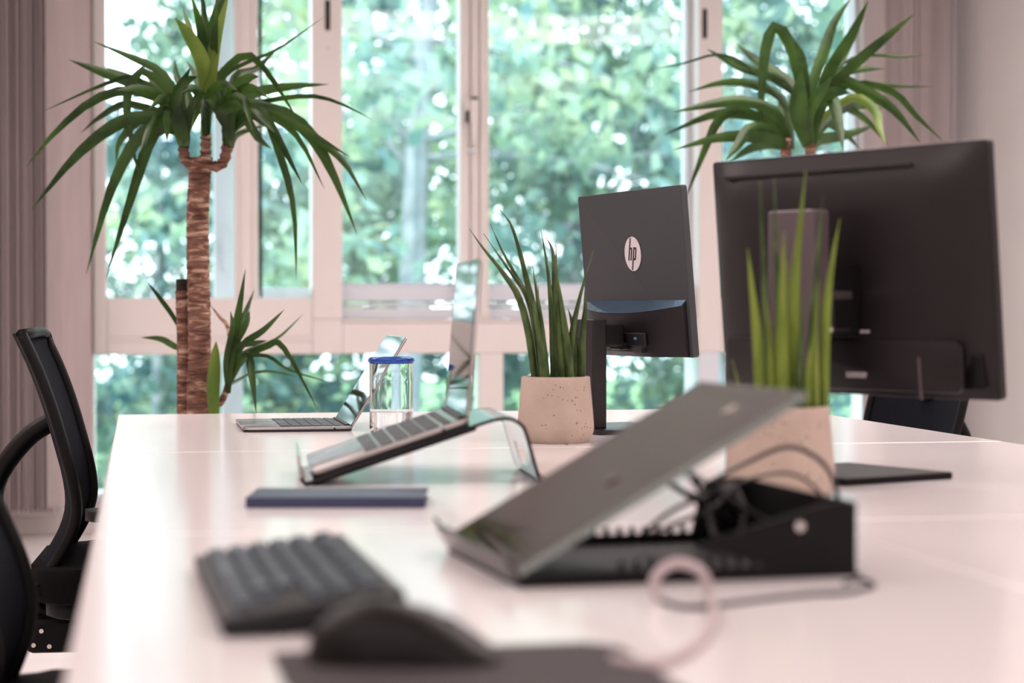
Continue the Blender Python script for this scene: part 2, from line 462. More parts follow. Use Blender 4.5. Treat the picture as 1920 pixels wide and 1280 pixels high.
# middle bays with a set-back sash
def mid_window(n, x0, x1):
    ww = window(n)
    dd = XW(960, YW)[1]
    zb = z_mid
    zg = ZW(531, dd)
    y0 = YW + 0.10
    sash_bar(ww, x0, x1, zb + 0.002, zb + (zg - zb) * 0.30, y0 - 0.06, y0 + 0.08, name='sash_step')
    sash_bar(ww, x0, x1, zb + (zg - zb) * 0.34, zb + (zg - zb) * 0.45, y0 - 0.03, y0 + 0.08, name='sash_step')
    sash_bar(ww, x0, x1, zb + (zg - zb) * 0.50, zg - 0.012, y0 - 0.02, y0 + 0.08, 'sash', 'bottom_rail')
    sash_bar(ww, x0, x1, zg - 0.012, zg, y0 + 0.0, y0 + 0.09, name='glazing_bead')
    sash_bar(ww, x0, x0 + 0.012, zg, TOP, y0, y0 + 0.09, name='stile')
    sash_bar(ww, x1 - 0.022, x1, zg, TOP, y0, y0 + 0.09, name='stile')
    pane(ww, x0 + 0.012, x1 - 0.022, zg, TOP, y0 + 0.05)
    return ww
w2 = mid_window(2, X(641), X(878))
w3 = mid_window(3, X(915), X(1306))
# inner stile of bay two, carrying the lever handle
sash_bar(w2, X(862), X(879), z_mid, TOP, YW - 0.02, YW + 0.1, 'frame', 'lock_stile')
hx, hd = XW(875, YW); hz = ZW(190, hd)
bm = new(); box(bm, (hx + 0.005, YW - 0.058, hz - 0.045), (0.05, 0.016, 0.10), bev=0.006)
hb = obj('handle_plate', bm, 'frame', w2)
bm = new()
prism(bm, [(-0.014, 0.01), (0.018, 0.01), (0.020, -0.03), (0.012, -0.20), (-0.006, -0.20), (-0.016, -0.03)], -0.008, 0.008,
      T((hx + 0.02, YW - 0.078, hz), (R(90), 0, 0)), bev=0.003)
obj('window_handle', bm, 'frame', hb)
bm = new(); box(bm, (hx + 0.016, YW - 0.07, hz - 0.225), (0.035, 0.012, 0.012), bev=0.003); obj('catch', bm, 'sash', hb)
bm = new(); box(bm, (hx - 0.008, YW - 0.068, hz - 0.075), (0.016, 0.006, 0.05), bev=0.002); obj('keyhole_cover', bm, 'slot', hb)
bm = new(); box(bm, (hx + 0.022, YW - 0.087, hz + 0.004), (0.032, 0.006, 0.012), bev=0.002); obj('handle_pivot', bm, 'slot', hb)
# flush pulls (dark slots) in the posts
def flush(par, px, y0, y1):
    x, d = XW(px, YW)
    za, zb = ZW(y1, d), ZW(y0, d)
    bm = new(); box6(bm, x - 0.011, x + 0.011, YW - 0.034, YW - 0.028, za, zb, bev=0.002)
    o = obj('flush_pull', bm, 'slot', par)
    bm = new(); box6(bm, x - 0.008, x - 0.004, YW - 0.037, YW - 0.033, za + 0.01, zb - 0.01); obj('pull_lip', bm, 'black_satin', o)
    for dz in (-0.03, 0.05):
        bm = new(); prism(bm, circle(0.004, 10), -0.003, 0.003, T((x, YW - 0.032, za + dz - 0.05), (R(90), 0, 0)))
        obj('screw', bm, 'bead', par)
flush(post_a, 614, 4, 60)
flush(post_r, 1317, 20, 75)
w4 = window(4); pane(w4, X(1351), X(1612), z_sill, TOP, YW + 0.12)
sash_bar(w4, X(1351), X(1356), z_sill, TOP, YW + 0.07, YW + 0.16, name='stile')
sash_bar(w4, X(1604), X(1612), z_sill, TOP, YW + 0.02, YW + 0.16, name='stile')
w5 = window(5); pane(w5, xa, X(898), z_low, z_railb, YW + 0.05)
sash_bar(w5, X(418), X(458), z_low, z_railb, YW + 0.13, YW + 0.20, name='outer_stile')
w6 = window(6); pane(w6, X(941), X(1309), z_low, z_railb, YW + 0.05)
w7 = window(7); pane(w7, X(1344), xb, z_low, z_railb, YW + 0.05)
sash_bar(w7, X(1365), X(1372), z_low, z_railb, YW + 0.07, YW + 0.16, name='stile')

# ------------------------------------------------------------------ vertical blinds
slat_bm = new(); 
def slat_mesh(wd):
    bm = new()
    n = 6
    a = []; b = []
    for i in range(n + 1):
        t = i / n - 0.5; yy = 0.006 * (1 - 4 * t * t)
        a.append((t * wd, yy)); b.append((t * wd, yy + 0.0015))
    prism(bm, a + b[::-1], 0, 2.42)
    return bm
slat_bm.free()
zb_bl = ZW(946, 8.3)
bl = thing('vertical_blind', 'stacked mauve-grey vertical blind hanging at the left edge beside the tall plant', 'blind', (0, 0, 0))
s0 = obj('slat', slat_mesh(0.127), 'blind', bl)
me_s = s0.data
k = 0
for px in range(-150, 104, 9):
    x, d = XW(px, YW - 0.32)
    o = s0 if k == 0 else s0.copy()
    if k: COL.objects.link(o)
    o.location = (x, YW - 0.30 + random.uniform(-0.008, 0.008), zb_bl); o.rotation_euler = (0, 0, R(60 + random.uniform(-6, 6)))
    k += 1
x, d = XW(142, YW - 0.25)
o = s0.copy(); COL.objects.link(o); o.location = (x, YW - 0.25, zb_bl); o.rotation_euler = (0, 0, R(6))
bm = new(); box6(bm, X(-160), X(178), YW - 0.36, YW - 0.22, zb_bl + 2.42, zb_bl + 2.47, bev=0.004); obj('head_rail', bm, 'frame', bl)
bm = new()
for px in range(-140, 104, 9):
    x, d = XW(px, YW - 0.32); box(bm, (x, YW - 0.30, zb_bl - 0.012), (0.008, 0.10, 0.02), (0, 0, R(-14)))
wt = obj('bottom_weights', bm, 'bead', bl); wt['kind'] = 'stuff'

br = thing('vertical_blind', 'stacked mauve-grey vertical blind with bead chain beside the white wall behind the larger monitor', 'blind', (0, 0, 0))
k = 0
for px in range(1632, 1728, 8):
    x, d = XW(px, YW - 0.2)
    o = s0.copy(); COL.objects.link(o); o.parent = br
    o.location = (x, YW - 0.24 + random.uniform(-0.008, 0.008), zb_bl); o.rotation_euler = (0, 0, R(118 + random.uniform(-8, 8)))
x, d = XW(1754, YW - 0.18)
o = s0.copy(); COL.objects.link(o); o.parent = br; o.location = (x, YW - 0.18, zb_bl); o.rotation_euler = (0, 0, R(-8))
bm = new(); box6(bm, X(1625), XR - 0.01, YW - 0.30, YW - 0.16, zb_bl + 2.42, zb_bl + 2.47, bev=0.004); obj('head_rail', bm, 'frame', br)
x, d = XW(1783, YW - 0.12)
bm = new(); tube(bm, [(x, YW - 0.12, 0.9), (x, YW - 0.12, zb_bl + 2.44)], 0.0018, 5)
for i in range(120):
    bmesh.ops.create_icosphere(bm, subdivisions=1, radius=0.0065, matrix=Matrix.Translation((x, YW - 0.12, 0.9 + i * 0.0138)))
bc = obj('bead_chain', bm, 'bead', br); bc['kind'] = 'stuff'
me_s = None

# ------------------------------------------------------------------ desks (bench of six)
DX = (-0.05, 0.735, 1.52)
DY = (-0.29, 0.91, 2.11, 3.31, 4.51)
def make_desk(name, label, x0, x1, y0, y1):
    t = thing(name, label, 'desk', ((x0 + x1) / 2, (y0 + y1) / 2, 0), group='white bench desks')
    W, D = x1 - x0 - 0.003, y1 - y0 - 0.004
    bm = new(); box(bm, (0, 0, DESK - 0.0125), (W, D, 0.025), bev=0.0022)
    obj('tabletop', bm, 'desk', t)
    for sx in (-1, 1):
        for sy in (-1, 1):
            bm = new(); box(bm, (sx * (W / 2 - 0.05), sy * (D / 2 - 0.04), (DESK - 0.03) / 2), (0.05, 0.05, DESK - 0.03), bev=0.004)
            obj('leg', bm, 'desk_metal', t)
    for sy in (-1, 1):
        bm = new(); box(bm, (0, sy * (D / 2 - 0.04), DESK - 0.05), (W - 0.16, 0.04, 0.045), bev=0.003); obj('frame_beam', bm, 'desk_metal', t)
    for sx in (-1, 1):
        bm = new(); box(bm, (sx * (W / 2 - 0.05), 0, DESK - 0.05), (0.04, D - 0.14, 0.045), bev=0.003); obj('frame_beam', bm, 'desk_metal', t)
    return t
desk_lab = {
    (1, 0): 'white desk top in the left foreground, under the black keyboard and the mouse',
    (1, 1): 'white desk top in the right foreground, bare in front of the big monitor',
    (2, 0): 'white desk top under the navy notebook and the raised silver laptop',
    (2, 1): 'white desk top under the big black monitor and the nearer plant pot',
    (3, 0): 'white desk top by the windows, under the blue-rimmed tumbler and the far laptop',
    (3, 1): 'white desk top by the windows, under the smaller monitor with a round logo',
}
for (j, i), lab in desk_lab.items():
    make_desk('desk', lab, DX[i], DX[i + 1], DY[j], DY[j + 1])

# ------------------------------------------------------------------ chairs
BACK = [(0.919, -0.099), (0.851, -0.068), (0.778, -0.042), (0.704, -0.021), (0.640, -0.005), (0.589, 0.0), (0.547, -0.010), (0.506, -0.031), (0.474, -0.052), (0.44, -0.073)]
def make_chair(label, loc, rz):
    """faces +x; x = 0 is the front of the lumbar bulge"""
    t = thing('office_chair', label, 'chair', loc, (0, 0, rz), 'black mesh office chairs')
    HW = 0.225
    pts = spline([(x, 0, z) for z, x in BACK], 22)
    # mesh panel of the backrest, slightly wrapped
    bm = new(); rows = []
    for i, p in enumerate(pts):
        row = []
        for k in range(9):
            u = k / 8 * 2 - 1
            row.append((p.x - 0.012 + 0.03 * u * u, u * (HW - 0.02) * (0.90 + 0.10 * math.sin(PI * min(1, (i + 4) / 20))), p.z))
        rows.append(row)
    f = [[bm.verts.new(v) for v in r] for r in rows]
    g = [[bm.verts.new((v[0] - 0.006, v[1], v[2])) for v in r] for r in rows]
    for i in range(len(rows) - 1):
        for k in range(8):
            bm.faces.new((f[i][k], f[i][k + 1], f[i + 1][k + 1], f[i + 1][k]))
            bm.faces.new((g[i][k], g[i + 1][k], g[i + 1][k + 1], g[i][k + 1]))
    obj('backrest_mesh', bm, 'chair_mesh', t, True)
    # frame loop round the mesh
    loop = []
    for i, r in enumerate(rows): loop.append(Vector(r[0]))
    bl_ = [Vector(r[8]) for r in rows][::-1]
    loop = loop + bl_
    bm = new()
    cl = loop + [loop[0]]
    tube(bm, spline(cl, 110), 0.011, 8, cap=True)
    obj('backrest_frame', bm, 'chair_plastic', t, True)
    # curved spine behind
    bm = new()
    tube(bm, spline([(-0.036, 0, 0.752), (-0.095, 0, 0.712), (-0.150, 0, 0.635), (-0.158, 0, 0.56), (-0.142, 0, 0.48), (-0.10, 0, 0.40), (-0.02, 0, 0.365), (0.12, 0, 0.36)], 26), 0.02, 10, flat=(1.8, 1.0))
    obj('back_spine', bm, 'chair_plastic', t, True)
    bm = new(); tube(bm, spline([(-0.073, 0, 0.445), (-0.10, 0, 0.43), (-0.12, 0, 0.44)], 8), 0.02, 8, flat=(3.2, 0.8)); obj('spine_bridge', bm, 'chair_plastic', t, True)
    # seat
    bm = new()
    prism(bm, rrect(0.47, 0.48, 0.09, 6), 0.415, 0.485, T((0.165, 0, 0)), bev=0.018)
    obj('seat', bm, 'chair_seat', t, 'auto')
    bm = new(); prism(bm, rrect(0.42, 0.42, 0.08, 6), 0.385, 0.416, T((0.165, 0, 0)), bev=0.008); obj('seat_shell', bm, 'chair_plastic', t, 'auto')
    bm = new(); box(bm, (0.02, 0, 0.335), (0.22, 0.13, 0.07), bev=0.012); me_ = obj('tilt_mechanism', bm, 'dark_metal', t)
    for (bx, bz) in ((-0.06, 0.345), (-0.045, 0.315), (-0.075, 0.318)):
        bm = new(); prism(bm, circle(0.0045, 12), 0, 0.005, T((bx, -0.065, bz), (R(90), 0, 0))); obj('bolt', bm, 'silver', me_)
    bm = new(); tube(bm, [(0.10, 0, 0.31), (0.10, 0, 0.20)], 0.024, 12); tube(bm, [(0.10, 0, 0.21), (0.10, 0, 0.08)], 0.032, 12); obj('gas_column', bm, 'black_satin', t, True)
    for k in range(5):
        a = 2 * PI * k / 5 + 0.3
        c, s = math.cos(a), math.sin(a)
        bm = new(); tube(bm, spline([(0.10 + 0.02 * c, 0.02 * s, 0.115), (0.10 + 0.16 * c, 0.16 * s, 0.105), (0.10 + 0.31 * c, 0.31 * s, 0.075)], 6), [0.028, 0.027, 0.025, 0.023, 0.021, 0.019, 0.016], 8)
        lg = obj('base_leg', bm, 'chair_plastic', t, True)
        bm = new()
        for q in (-0.013, 0.013):
            tube(bm, [Vector((0.10 + 0.30 * c - s * q - s * 0.009 * (1 if q > 0 else -1), 0.30 * s + c * q + c * 0.009 * (1 if q > 0 else -1), 0.0265)), Vector((0.10 + 0.30 * c - s * q, 0.30 * s + c * q, 0.0265))], 0.0262, 14)
        tube(bm, [(0.10 + 0.30 * c, 0.30 * s, 0.026), (0.10 + 0.30 * c, 0.30 * s, 0.07)], 0.007, 8)
        obj('caster', bm, 'black_plastic', lg, 'auto')
    for s in (-1, 1):
        bm = new(); tube(bm, spline([(0.12, s * 0.19, 0.395), (0.12, s * 0.265, 0.41), (0.13, s * 0.275, 0.50), (0.16, s * 0.27, 0.580)], 10), 0.017, 8, flat=(1.0, 1.6), up=Vector((0, 1, 0))); ar = obj('arm_post', bm, 'chair_plastic', t, True)
        bm = new(); prism(bm, rrect(0.25, 0.075, 0.034, 5), 0.578, 0.600, T((0.165, s * 0.27, 0)), bev=0.007); obj('arm_pad', bm, 'black_plastic', t, 'auto')
    return t
cA = make_chair('black mesh office chair at the left edge, whole curved backrest seen from the side', (-0.125, 3.97, 0), R(-3))
cB = copy_tree(cA); cB['label'] = 'black mesh office chair cut off by the bottom left corner, nearest of the chairs'
cB.location = (-0.148, 2.466, 0); cB.rotation_euler = (0, 0, R(-3))
for ch in cB.children:                                   # its back is reclined
    if ch.name.startswith(('backrest', 'back_', 'spine')): ch.matrix_basis = T((0, 0, 0.44)) @ T((0, 0, 0), (0, -R(9), 0)) @ T((0, 0, -0.44))
for ch in list(cB.children):
    if ch.name.startswith('arm_'): bpy.data.objects.remove(ch)          # this one shows no armrests
cC = copy_tree(cA); cC['label'] = 'black mesh office chair behind the right desk edge, mostly hidden by the larger monitor'
pc = P(1708, 600, 5.06)
cC.location = (pc.x + 0.005, pc.y, 0); cC.rotation_euler = (0, 0, PI + R(12))

# ------------------------------------------------------------------ plants
def leaf_mesh(pts, width, droop=0.0, fold=0.28, n=12, wdir=None, roll=0.0):
    c = spline(pts, n); bm = new(); rows = []
    for i, p in enumerate(c):
        t = i / n
        tg = (c[min(i + 1, n)] - c[max(i - 1, 0)]).normalized()
        vd = (p - EYE).normalized() if wdir is None else wdir
        a = tg.cross(vd)
        if a.length < 1e-4: a = tg.cross(Vector((0, 0, 1)))
        a.normalize(); nrm = a.cross(tg).normalized()
        ca, sa = math.cos(roll), math.sin(roll)
        a2 = a * ca + nrm * sa; n2 = nrm * ca - a * sa
        wv = width * 0.52 * (0.5 + 0.5 * math.sin(PI / 2 * min(1, t / 0.5))) * (1.0 if t < 0.5 else max(0.02, (1 - ((t - 0.5) / 0.5) ** 1.8)))
        rows.append([bm.verts.new(p + a2 * s * wv + n2 * fold * wv * abs(s)) for s in (-1, -0.45, 0, 0.45, 1)])
    for i in range(n):
        for k in range(4): bm.faces.new((rows[i][k], rows[i][k + 1], rows[i + 1][k + 1], rows[i + 1][k]))
    return bm
def yucca_leaves(par, specs, tf, d0, full, rnd, base_d=None):
    """specs: (width px of crop, [(crop px) ...], optional depth sign/pale flag)"""
    for sp in specs:
        wpx, pts = sp[0], sp[1]
        opt = sp[2] if len(sp) > 2 else ''
        px = [tf(*p) for p in pts]
        ln = sum(math.dist(px[i], px[i + 1]) for i in range(len(px) - 1)) / FPX * d0
        dd = math.sqrt(max(0.0, full * full - ln * ln)) * rnd.choice((-1, 1)) * 0.75
        dd = max(-0.30, min(0.30, dd)) + rnd.uniform(-0.04, 0.04)
        if 'f' in opt: dd = -abs(dd)
        if 'b' in opt: dd = abs(dd)
        n = len(px)
        w3 = [P(x, y, d0 + dd * (i / (n - 1)) ** 1.1) for i, (x, y) in enumerate(px)]
        wd = wpx * tf.s / FPX * d0
        m = 'yucca_leaf_pale' if 'p' in opt else ('bark' if 'd' in opt else 'yucca_leaf')
        o = obj('leaf', leaf_mesh(w3, wd, fold=rnd.uniform(0.15, 0.5), roll=rnd.uniform(-0.45, 0.45)), m, par, True)
class TF:
    def __init__(s, s_, ox=0, oy=0): s.s, s.ox, s.oy = s_, ox, oy
    def __call__(s, x, y): return (x * s.s + s.ox, y * s.s + s.oy)
def trunk_mesh(path, r0, r1, seed, ringlen=0.022, amp=0.09):
    rnd = random.Random(seed)
    L = sum((Vector(path[i]) - Vector(path[i + 1])).length for i in range(len(path) - 1))
    n = max(8, int(L / 0.006)); c = spline(path, n); bm = new(); sides = 18; rings = []
    ph = [rnd.uniform(0, 6.28) for _ in range(6)]
    for i, p in enumerate(c):
        t = i / n; z = t * L
        r = r0 + (r1 - r0) * t
        ring = []
        for k in range(sides):
            a = 2 * PI * k / sides
            wob = 0.30 * math.sin(a * 2 + ph[0]) + 0.22 * math.sin(3 * a + ph[1] + z * 20) + 0.2 * math.sin(a + z * 31 + ph[2])
            saw = ((z / ringlen + wob) % 1.0)
            q = r * (1 + amp * (saw ** 2 - 0.35) + rnd.uniform(-0.025, 0.025))
            ring.append(bm.verts.new(p + Vector((q * math.cos(a), q * math.sin(a), 0))))
        rings.append(ring)
    for i in range(n):
        for k in range(sides):
            bm.faces.new((rings[i][k], rings[i][(k + 1) % sides], rings[i + 1][(k + 1) % sides], rings[i + 1][k]))
    bm.faces.new(rings[0][::-1]); bm.faces.new(rings[-1])
    return bm
def planter(par, x, y, r, h):
    bm = new(); lathe(bm, [(0, 0.0), (r * 0.78, 0.0), (r * 0.80, 0.01), (r, h - 0.01), (r, h), (r - 0.012, h), (r - 0.014, h - 0.05), (0, h - 0.05)], 36, T((x, y, 0)))
    obj('planter', bm, 'planter', par, 'auto')
    bm = new(); lathe(bm, [(0, h - 0.045), (r * 0.6, h - 0.04), (r - 0.016, h - 0.05)], 24, T((x, y, 0))); obj('soil', bm, 'soil', par)

rnd = random.Random(3)
t1 = TF(1 / 2.2857)
DP = 5.02
yl = thing('yucca_plant', 'tall yucca with ringed brown trunk standing left of the desks before the windows', 'plant')
base = P(372, 780, DP)
planter(yl, base.x - 0.02, base.y, 0.15, 0.34)
trunk_pts = [(base.x, base.y, 0.30), (base.x, base.y, 0.75)] + [P(x, y, DP) for x, y in ((374, 690), (373, 560), (371, 430), (375, 330), (380, 296))]
obj('trunk', trunk_mesh([Vector(p) for p in trunk_pts], 0.030, 0.0275, 1), 'bark', yl, True)
b2 = P(346, 780, DP + 0.03)
o = obj('cut_trunk', trunk_mesh([Vector((b2.x, b2.y, 0.30)), Vector((b2.x, b2.y, 0.75)), P(346, 650, DP + 0.03), P(343, 545, DP + 0.03)], 0.021, 0.019, 2), 'bark', yl, True)
bm = new(); tube(bm, [P(343, 548, DP + 0.03), P(342, 523, DP + 0.03)], [0.0175, 0.016], 14); obj('sawn_top', bm, 'soil', yl, 'auto')
for (cx, cy), pts in (((0, 0), [(372, 308), (356, 308), (349, 298), (345, 284), (344, 276)]), ((0, 0), [(383, 304), (386, 290), (387, 270), (387, 250)]), ((0, 0), [(388, 310), (408, 312), (420, 303), (425, 286), (427, 268)])):
    bm = new(); cpts = spline([P(x, y, DP) for x, y in pts], 14)
    tube(bm, cpts, [0.0125 + (0.0035 if i % 3 == 0 else 0) for i in range(15)], 10)
    obj('shoot', bm, 'bark', yl, True)
TOPC = [
    (62, [(885, 400), (872, 270), (810, 150), (753, 78)], 'p'), (50, [(885, 380), (845, 220), (785, 35)], 'p'), (44, [(885, 390), (868, 150), (822, -20)]),
    (42, [(888, 380), (902, 160), (955, -60)]), (52, [(895, 410), (925, 190), (985, -30)], 'p'), (36, [(882, 340), (862, 150), (884, 10)]),
    (40, [(905, 350), (918, 200), (935, -40)]), (48, [(880, 420), (890, 200), (860, -90)], 'b'), (40, [(890, 400), (930, 100), (1000, -110)], 'b')]
LEFTC = [
    (38, [(790, 500), (700, 322), (570, 250), (403, 180)]), (58, [(780, 470), (620, 372), (450, 312), (298, 258)]), (34, [(770, 460), (650, 380), (560, 330), (445, 285)], 'b'),
    (26, [(760, 480), (590, 345), (460, 362), (185, 480)], 'b'), (40, [(770, 500), (600, 395), (420, 425), (250, 560), (115, 715)]), (58, [(770, 540), (560, 512), (350, 650), (138, 897)], 'f'),
    (34, [(775, 530), (560, 450), (440, 500), (348, 572)]), (60, [(775, 560), (620, 560), (480, 800), (370, 1175)], 'f'), (52, [(780, 570), (665, 570), (570, 830), (455, 1192)]),
    (36, [(770, 460), (620, 305), (548, 420), (565, 600), (600, 765)], 'f'), (44, [(770, 500), (690, 480), (620, 645)]), (50, [(780, 500), (725, 490), (718, 605)], 'f'),
    (48, [(785, 560), (700, 430), (600, 380), (500, 390)], 'f'), (60, [(790, 600), (760, 430), (820, 290)], 'f'), (50, [(790, 560), (740, 380), (660, 300)]),
    (44, [(790, 600), (820, 450), (760, 330), (755, 255)], 'b'), (40, [(785, 580), (640, 500), (520, 600), (500, 700)], 'b')]
RIGHTC = [
    (40, [(970, 520), (930, 380), (990, 285), (1075, 243), (1180, 360), (1290, 540)]), (60, [(985, 560), (1130, 470), (1300, 545), (1420, 730), (1532, 1008)], 'f'),
    (18, [(970, 500), (960, 340), (1060, 270), (1190, 215), (1395, 72)], 'b'), (40, [(975, 500), (1010, 330), (1100, 295), (1197, 203)], 'b'), (44, [(975, 520), (1080, 405), (1250, 372), (1412, 363)]),
    (22, [(980, 540), (1060, 460), (1200, 425), (1350, 415), (1470, 450), (1602, 517)], 'b'), (36, [(985, 540), (1100, 470), (1250, 525), (1380, 600), (1500, 672)]),
    (42, [(985, 550), (1140, 475), (1350, 585), (1480, 700), (1572, 862)]), (46, [(980, 560), (1100, 470), (1190, 590), (1298, 792)], 'f'), (34, [(985, 560), (1110, 460), (1210, 690), (1262, 920), (1270, 1205)], 'f'),
    (34, [(985, 570), (1120, 490), (1270, 580), (1392, 812)]), (26, [(985, 650), (1010, 585), (1080, 552), (1150, 540)], 'b'), (52, [(985, 560), (950, 480), (1060, 440), (1190, 452)], 'f'),
    (48, [(980, 560), (960, 450), (1040, 425), (1085, 565)], 'f'), (50, [(985, 600), (990, 420), (1060, 340), (1110, 330)]), (56, [(980, 620), (960, 460), (900, 360), (905, 250)], 'b'),
    (46, [(985, 580), (1040, 500), (1110, 600), (1170, 640)], 'b'), (50, [(980, 600), (1000, 480), (950, 330), (1000, 260)], 'b')]
def sheathe(specs, b): return [(s_[0], [(b[0] + rnd.uniform(-9, 9), b[1] + rnd.uniform(-14, 0))] + s_[1]) + tuple(s_[2:]) for s_ in specs]
LEFTC += [(52, [(790, 560), (760, 450), (700, 420), (640, 470)], 'f'), (56, [(792, 540), (770, 420), (800, 350), (850, 330)], 'f'), (50, [(790, 560), (730, 430), (650, 400), (560, 420)]),
          (46, [(790, 520), (720, 400), (660, 350), (610, 280)], 'b'), (46, [(790, 560), (830, 470), (860, 420), (868, 520)], 'f'), (44, [(785, 560), (690, 520), (640, 560), (600, 660)], 'f')]
RIGHTC += [(52, [(980, 560), (930, 460), (890, 420), (850, 470)], 'f'), (50, [(980, 560), (1010, 420), (1080, 380), (1150, 420)], 'f'), (46, [(980, 540), (940, 420), (960, 330), (1010, 300)]),
           (46, [(985, 560), (1060, 480), (1130, 520), (1180, 570)], 'f')]
MIDC = [(44, [(884, 480), (870, 420), (830, 380), (770, 400)], 'f'), (44, [(886, 480), (910, 400), (960, 360), (1020, 390)], 'f'), (48, [(884, 500), (862, 420), (850, 340), (800, 260)]), (46, [(886, 500), (915, 430), (930, 330), (990, 290)], 'b'), (40, [(884, 520), (880, 460), (850, 470), (820, 560)], 'f')]
yucca_leaves(yl, sheathe(TOPC, (884, 600)) + sheathe(MIDC, (884, 610)) + sheathe(LEFTC, (788, 655)) + sheathe(RIGHTC, (976, 640)), t1, DP, 0.46, rnd)
# short side shoots low on the trunk
t6 = TF(1 / 3.6226, 170, 500)
bm = new(); tube(bm, spline([P(*t6(700, 1010), DP), P(*t6(860, 940), DP), P(*t6(905, 880), DP), P(*t6(935, 790), DP)], 10), 0.0085, 8); obj('shoot', bm, 'bark', yl, True)
LOWC = [
    (70, [(930, 860), (935, 660), (985, 400), (1052, 15)]), (58, [(940, 780), (1000, 480), (1112, 155)]), (48, [(935, 760), (1020, 540), (1170, 430), (1318, 288)]),
    (24, [(940, 720), (1040, 580), (1260, 490), (1445, 320)], 'b'), (44, [(935, 790), (1050, 620), (1200, 540), (1280, 520), (1390, 680), (1540, 972)], 'f'), (60, [(940, 800), (1020, 640), (1070, 620), (1095, 760), (1125, 1000)], 'f'),
    (24, [(935, 810), (1000, 770), (1070, 738)], 'b'), (26, [(940, 740), (1040, 620), (1200, 605), (1350, 700), (1650, 792)], 'b'), (20, [(945, 790), (1100, 720), (1240, 710), (1420, 752)], 'b'),
    (30, [(945, 520), (930, 400), (880, 340), (812, 258)], 'd'), (40, [(930, 860), (915, 650), (960, 420), (950, 300)]), (52, [(930, 850), (950, 600), (1050, 400), (1080, 300)]), (40, [(925, 800), (960, 560), (1100, 520), (1200, 500)], 'f')]
yucca_leaves(yl, LOWC, t6, DP - 0.05, 0.36, rnd)
yucca_leaves(yl, [(34, [(660, 520), (560, 340), (470, 215), (383, 98)]), (46, [(650, 580), (560, 535), (470, 490), (338, 480)])], t6, DP + 0.08, 0.3, rnd)
yucca_leaves(yl, [(88, [(850, 1150), (835, 900), (845, 650), (852, 505)], 'p')], t6, DP - 0.06, 0.2, rnd)

t4 = TF(1 / 2.2861, 1200, 0)
DR = 5.8
yr = thing('yucca_plant', 'bushy yucca whose green crown rises behind the larger black monitor', 'plant')
base = P(1516, 780, DR)
planter(yr, base.x, base.y, 0.15, 0.34)
obj('trunk', trunk_mesh([Vector((base.x, base.y, 0.30)), Vector((base.x, base.y, 0.85)), P(1514, 420, DR), P(1516, 345, DR)], 0.030, 0.027, 5), 'bark', yr, True)
for pts in ([(1516, 350), (1518, 300), (1520, 262), (1522, 220)], [(1510, 352), (1488, 330), (1474, 296), (1472, 260)]):
    bm = new(); tube(bm, spline([P(x, y, DR) for x, y in pts], 12), [0.0145 + (0.003 if i % 3 == 0 else 0) for i in range(13)], 10); obj('shoot', bm, 'bark', yr, True)
RC = [
    (48, [(735, 600), (730, 400), (785, 230), (830, 100), (905, -10)]), (48, [(745, 600), (790, 350), (900, 160), (975, 5)], 'f'), (30, [(745, 560), (800, 400), (870, 250), (940, 125)], 'b'),
    (46, [(740, 560), (830, 370), (920, 275), (1050, 165), (1172, 62)], 'f'), (38, [(735, 540), (790, 350), (880, 308), (960, 296), (1052, 296)]), (16, [(740, 520), (820, 330), (900, 255), (1000, 237), (1120, 247), (1218, 236)], 'b'),
    (20, [(740, 520), (800, 390), (950, 360), (1100, 372), (1252, 373)], 'b'), (50, [(735, 500), (830, 345), (950, 390), (1080, 470), (1200, 615)], 'f'), (32, [(735, 500), (900, 365), (1080, 400), (1180, 500), (1298, 608)]),
    (36, [(735, 560), (780, 450), (870, 460), (970, 520), (1062, 625)]), (50, [(735, 520), (800, 400), (845, 500), (872, 655)], 'f'), (36, [(735, 600), (790, 530), (870, 565), (945, 645)], 'b'),
    (48, [(735, 640), (770, 600), (880, 580), (1005, 538)]), (44, [(725, 560), (705, 330), (685, 240), (658, 175)], 'f'), (52, [(715, 560), (690, 400), (640, 195), (575, 120), (535, 230), (518, 430), (520, 560)], 'f'),
    (50, [(700, 480), (650, 365), (560, 300), (480, 245), (408, 188)]), (22, [(690, 450), (620, 340), (500, 300), (400, 262), (288, 213)], 'b'), (38, [(650, 560), (600, 420), (480, 362), (350, 356), (203, 396)]),
    (50, [(640, 600), (580, 480), (440, 432), (300, 446), (138, 483)], 'f'), (46, [(640, 620), (590, 530), (420, 488), (290, 500), (98, 582)]), (50, [(640, 640), (580, 600), (470, 585), (330, 592), (143, 643)], 'f'),
    (44, [(640, 620), (560, 540), (430, 478), (340, 510), (270, 660), (188, 868)], 'f'), (50, [(640, 640), (560, 560), (470, 555), (420, 620), (365, 690)]), (50, [(640, 640), (620, 560), (590, 410)], 'b'),
    (80, [(715, 640), (672, 480), (690, 300)], 'f'), (36, [(640, 640), (570, 470), (525, 540), (515, 665)]), (30, [(640, 600), (600, 520), (500, 460), (398, 408)], 'b'), (24, [(690, 430), (560, 340), (430, 298), (340, 245), (283, 213)], 'b'),
    (40, [(740, 540), (900, 420), (1000, 470), (1020, 540), (1052, 625)], 'p'), (12, [(640, 480), (480, 300), (340, 235), (180, 275), (45, 300)], 'b'), (54, [(735, 640), (760, 480), (820, 400), (900, 400)], 'f'),
    (50, [(735, 640), (720, 500), (770, 400), (820, 330)], 'f'), (46, [(735, 600), (860, 470), (960, 450), (1040, 470)], 'b'), (44, [(650, 640), (640, 480), (700, 380), (790, 330)]), (46, [(645, 640), (560, 620), (470, 640), (380, 700)], 'b')]
yucca_leaves(yr, RC, t4, DR, 0.48, rnd)

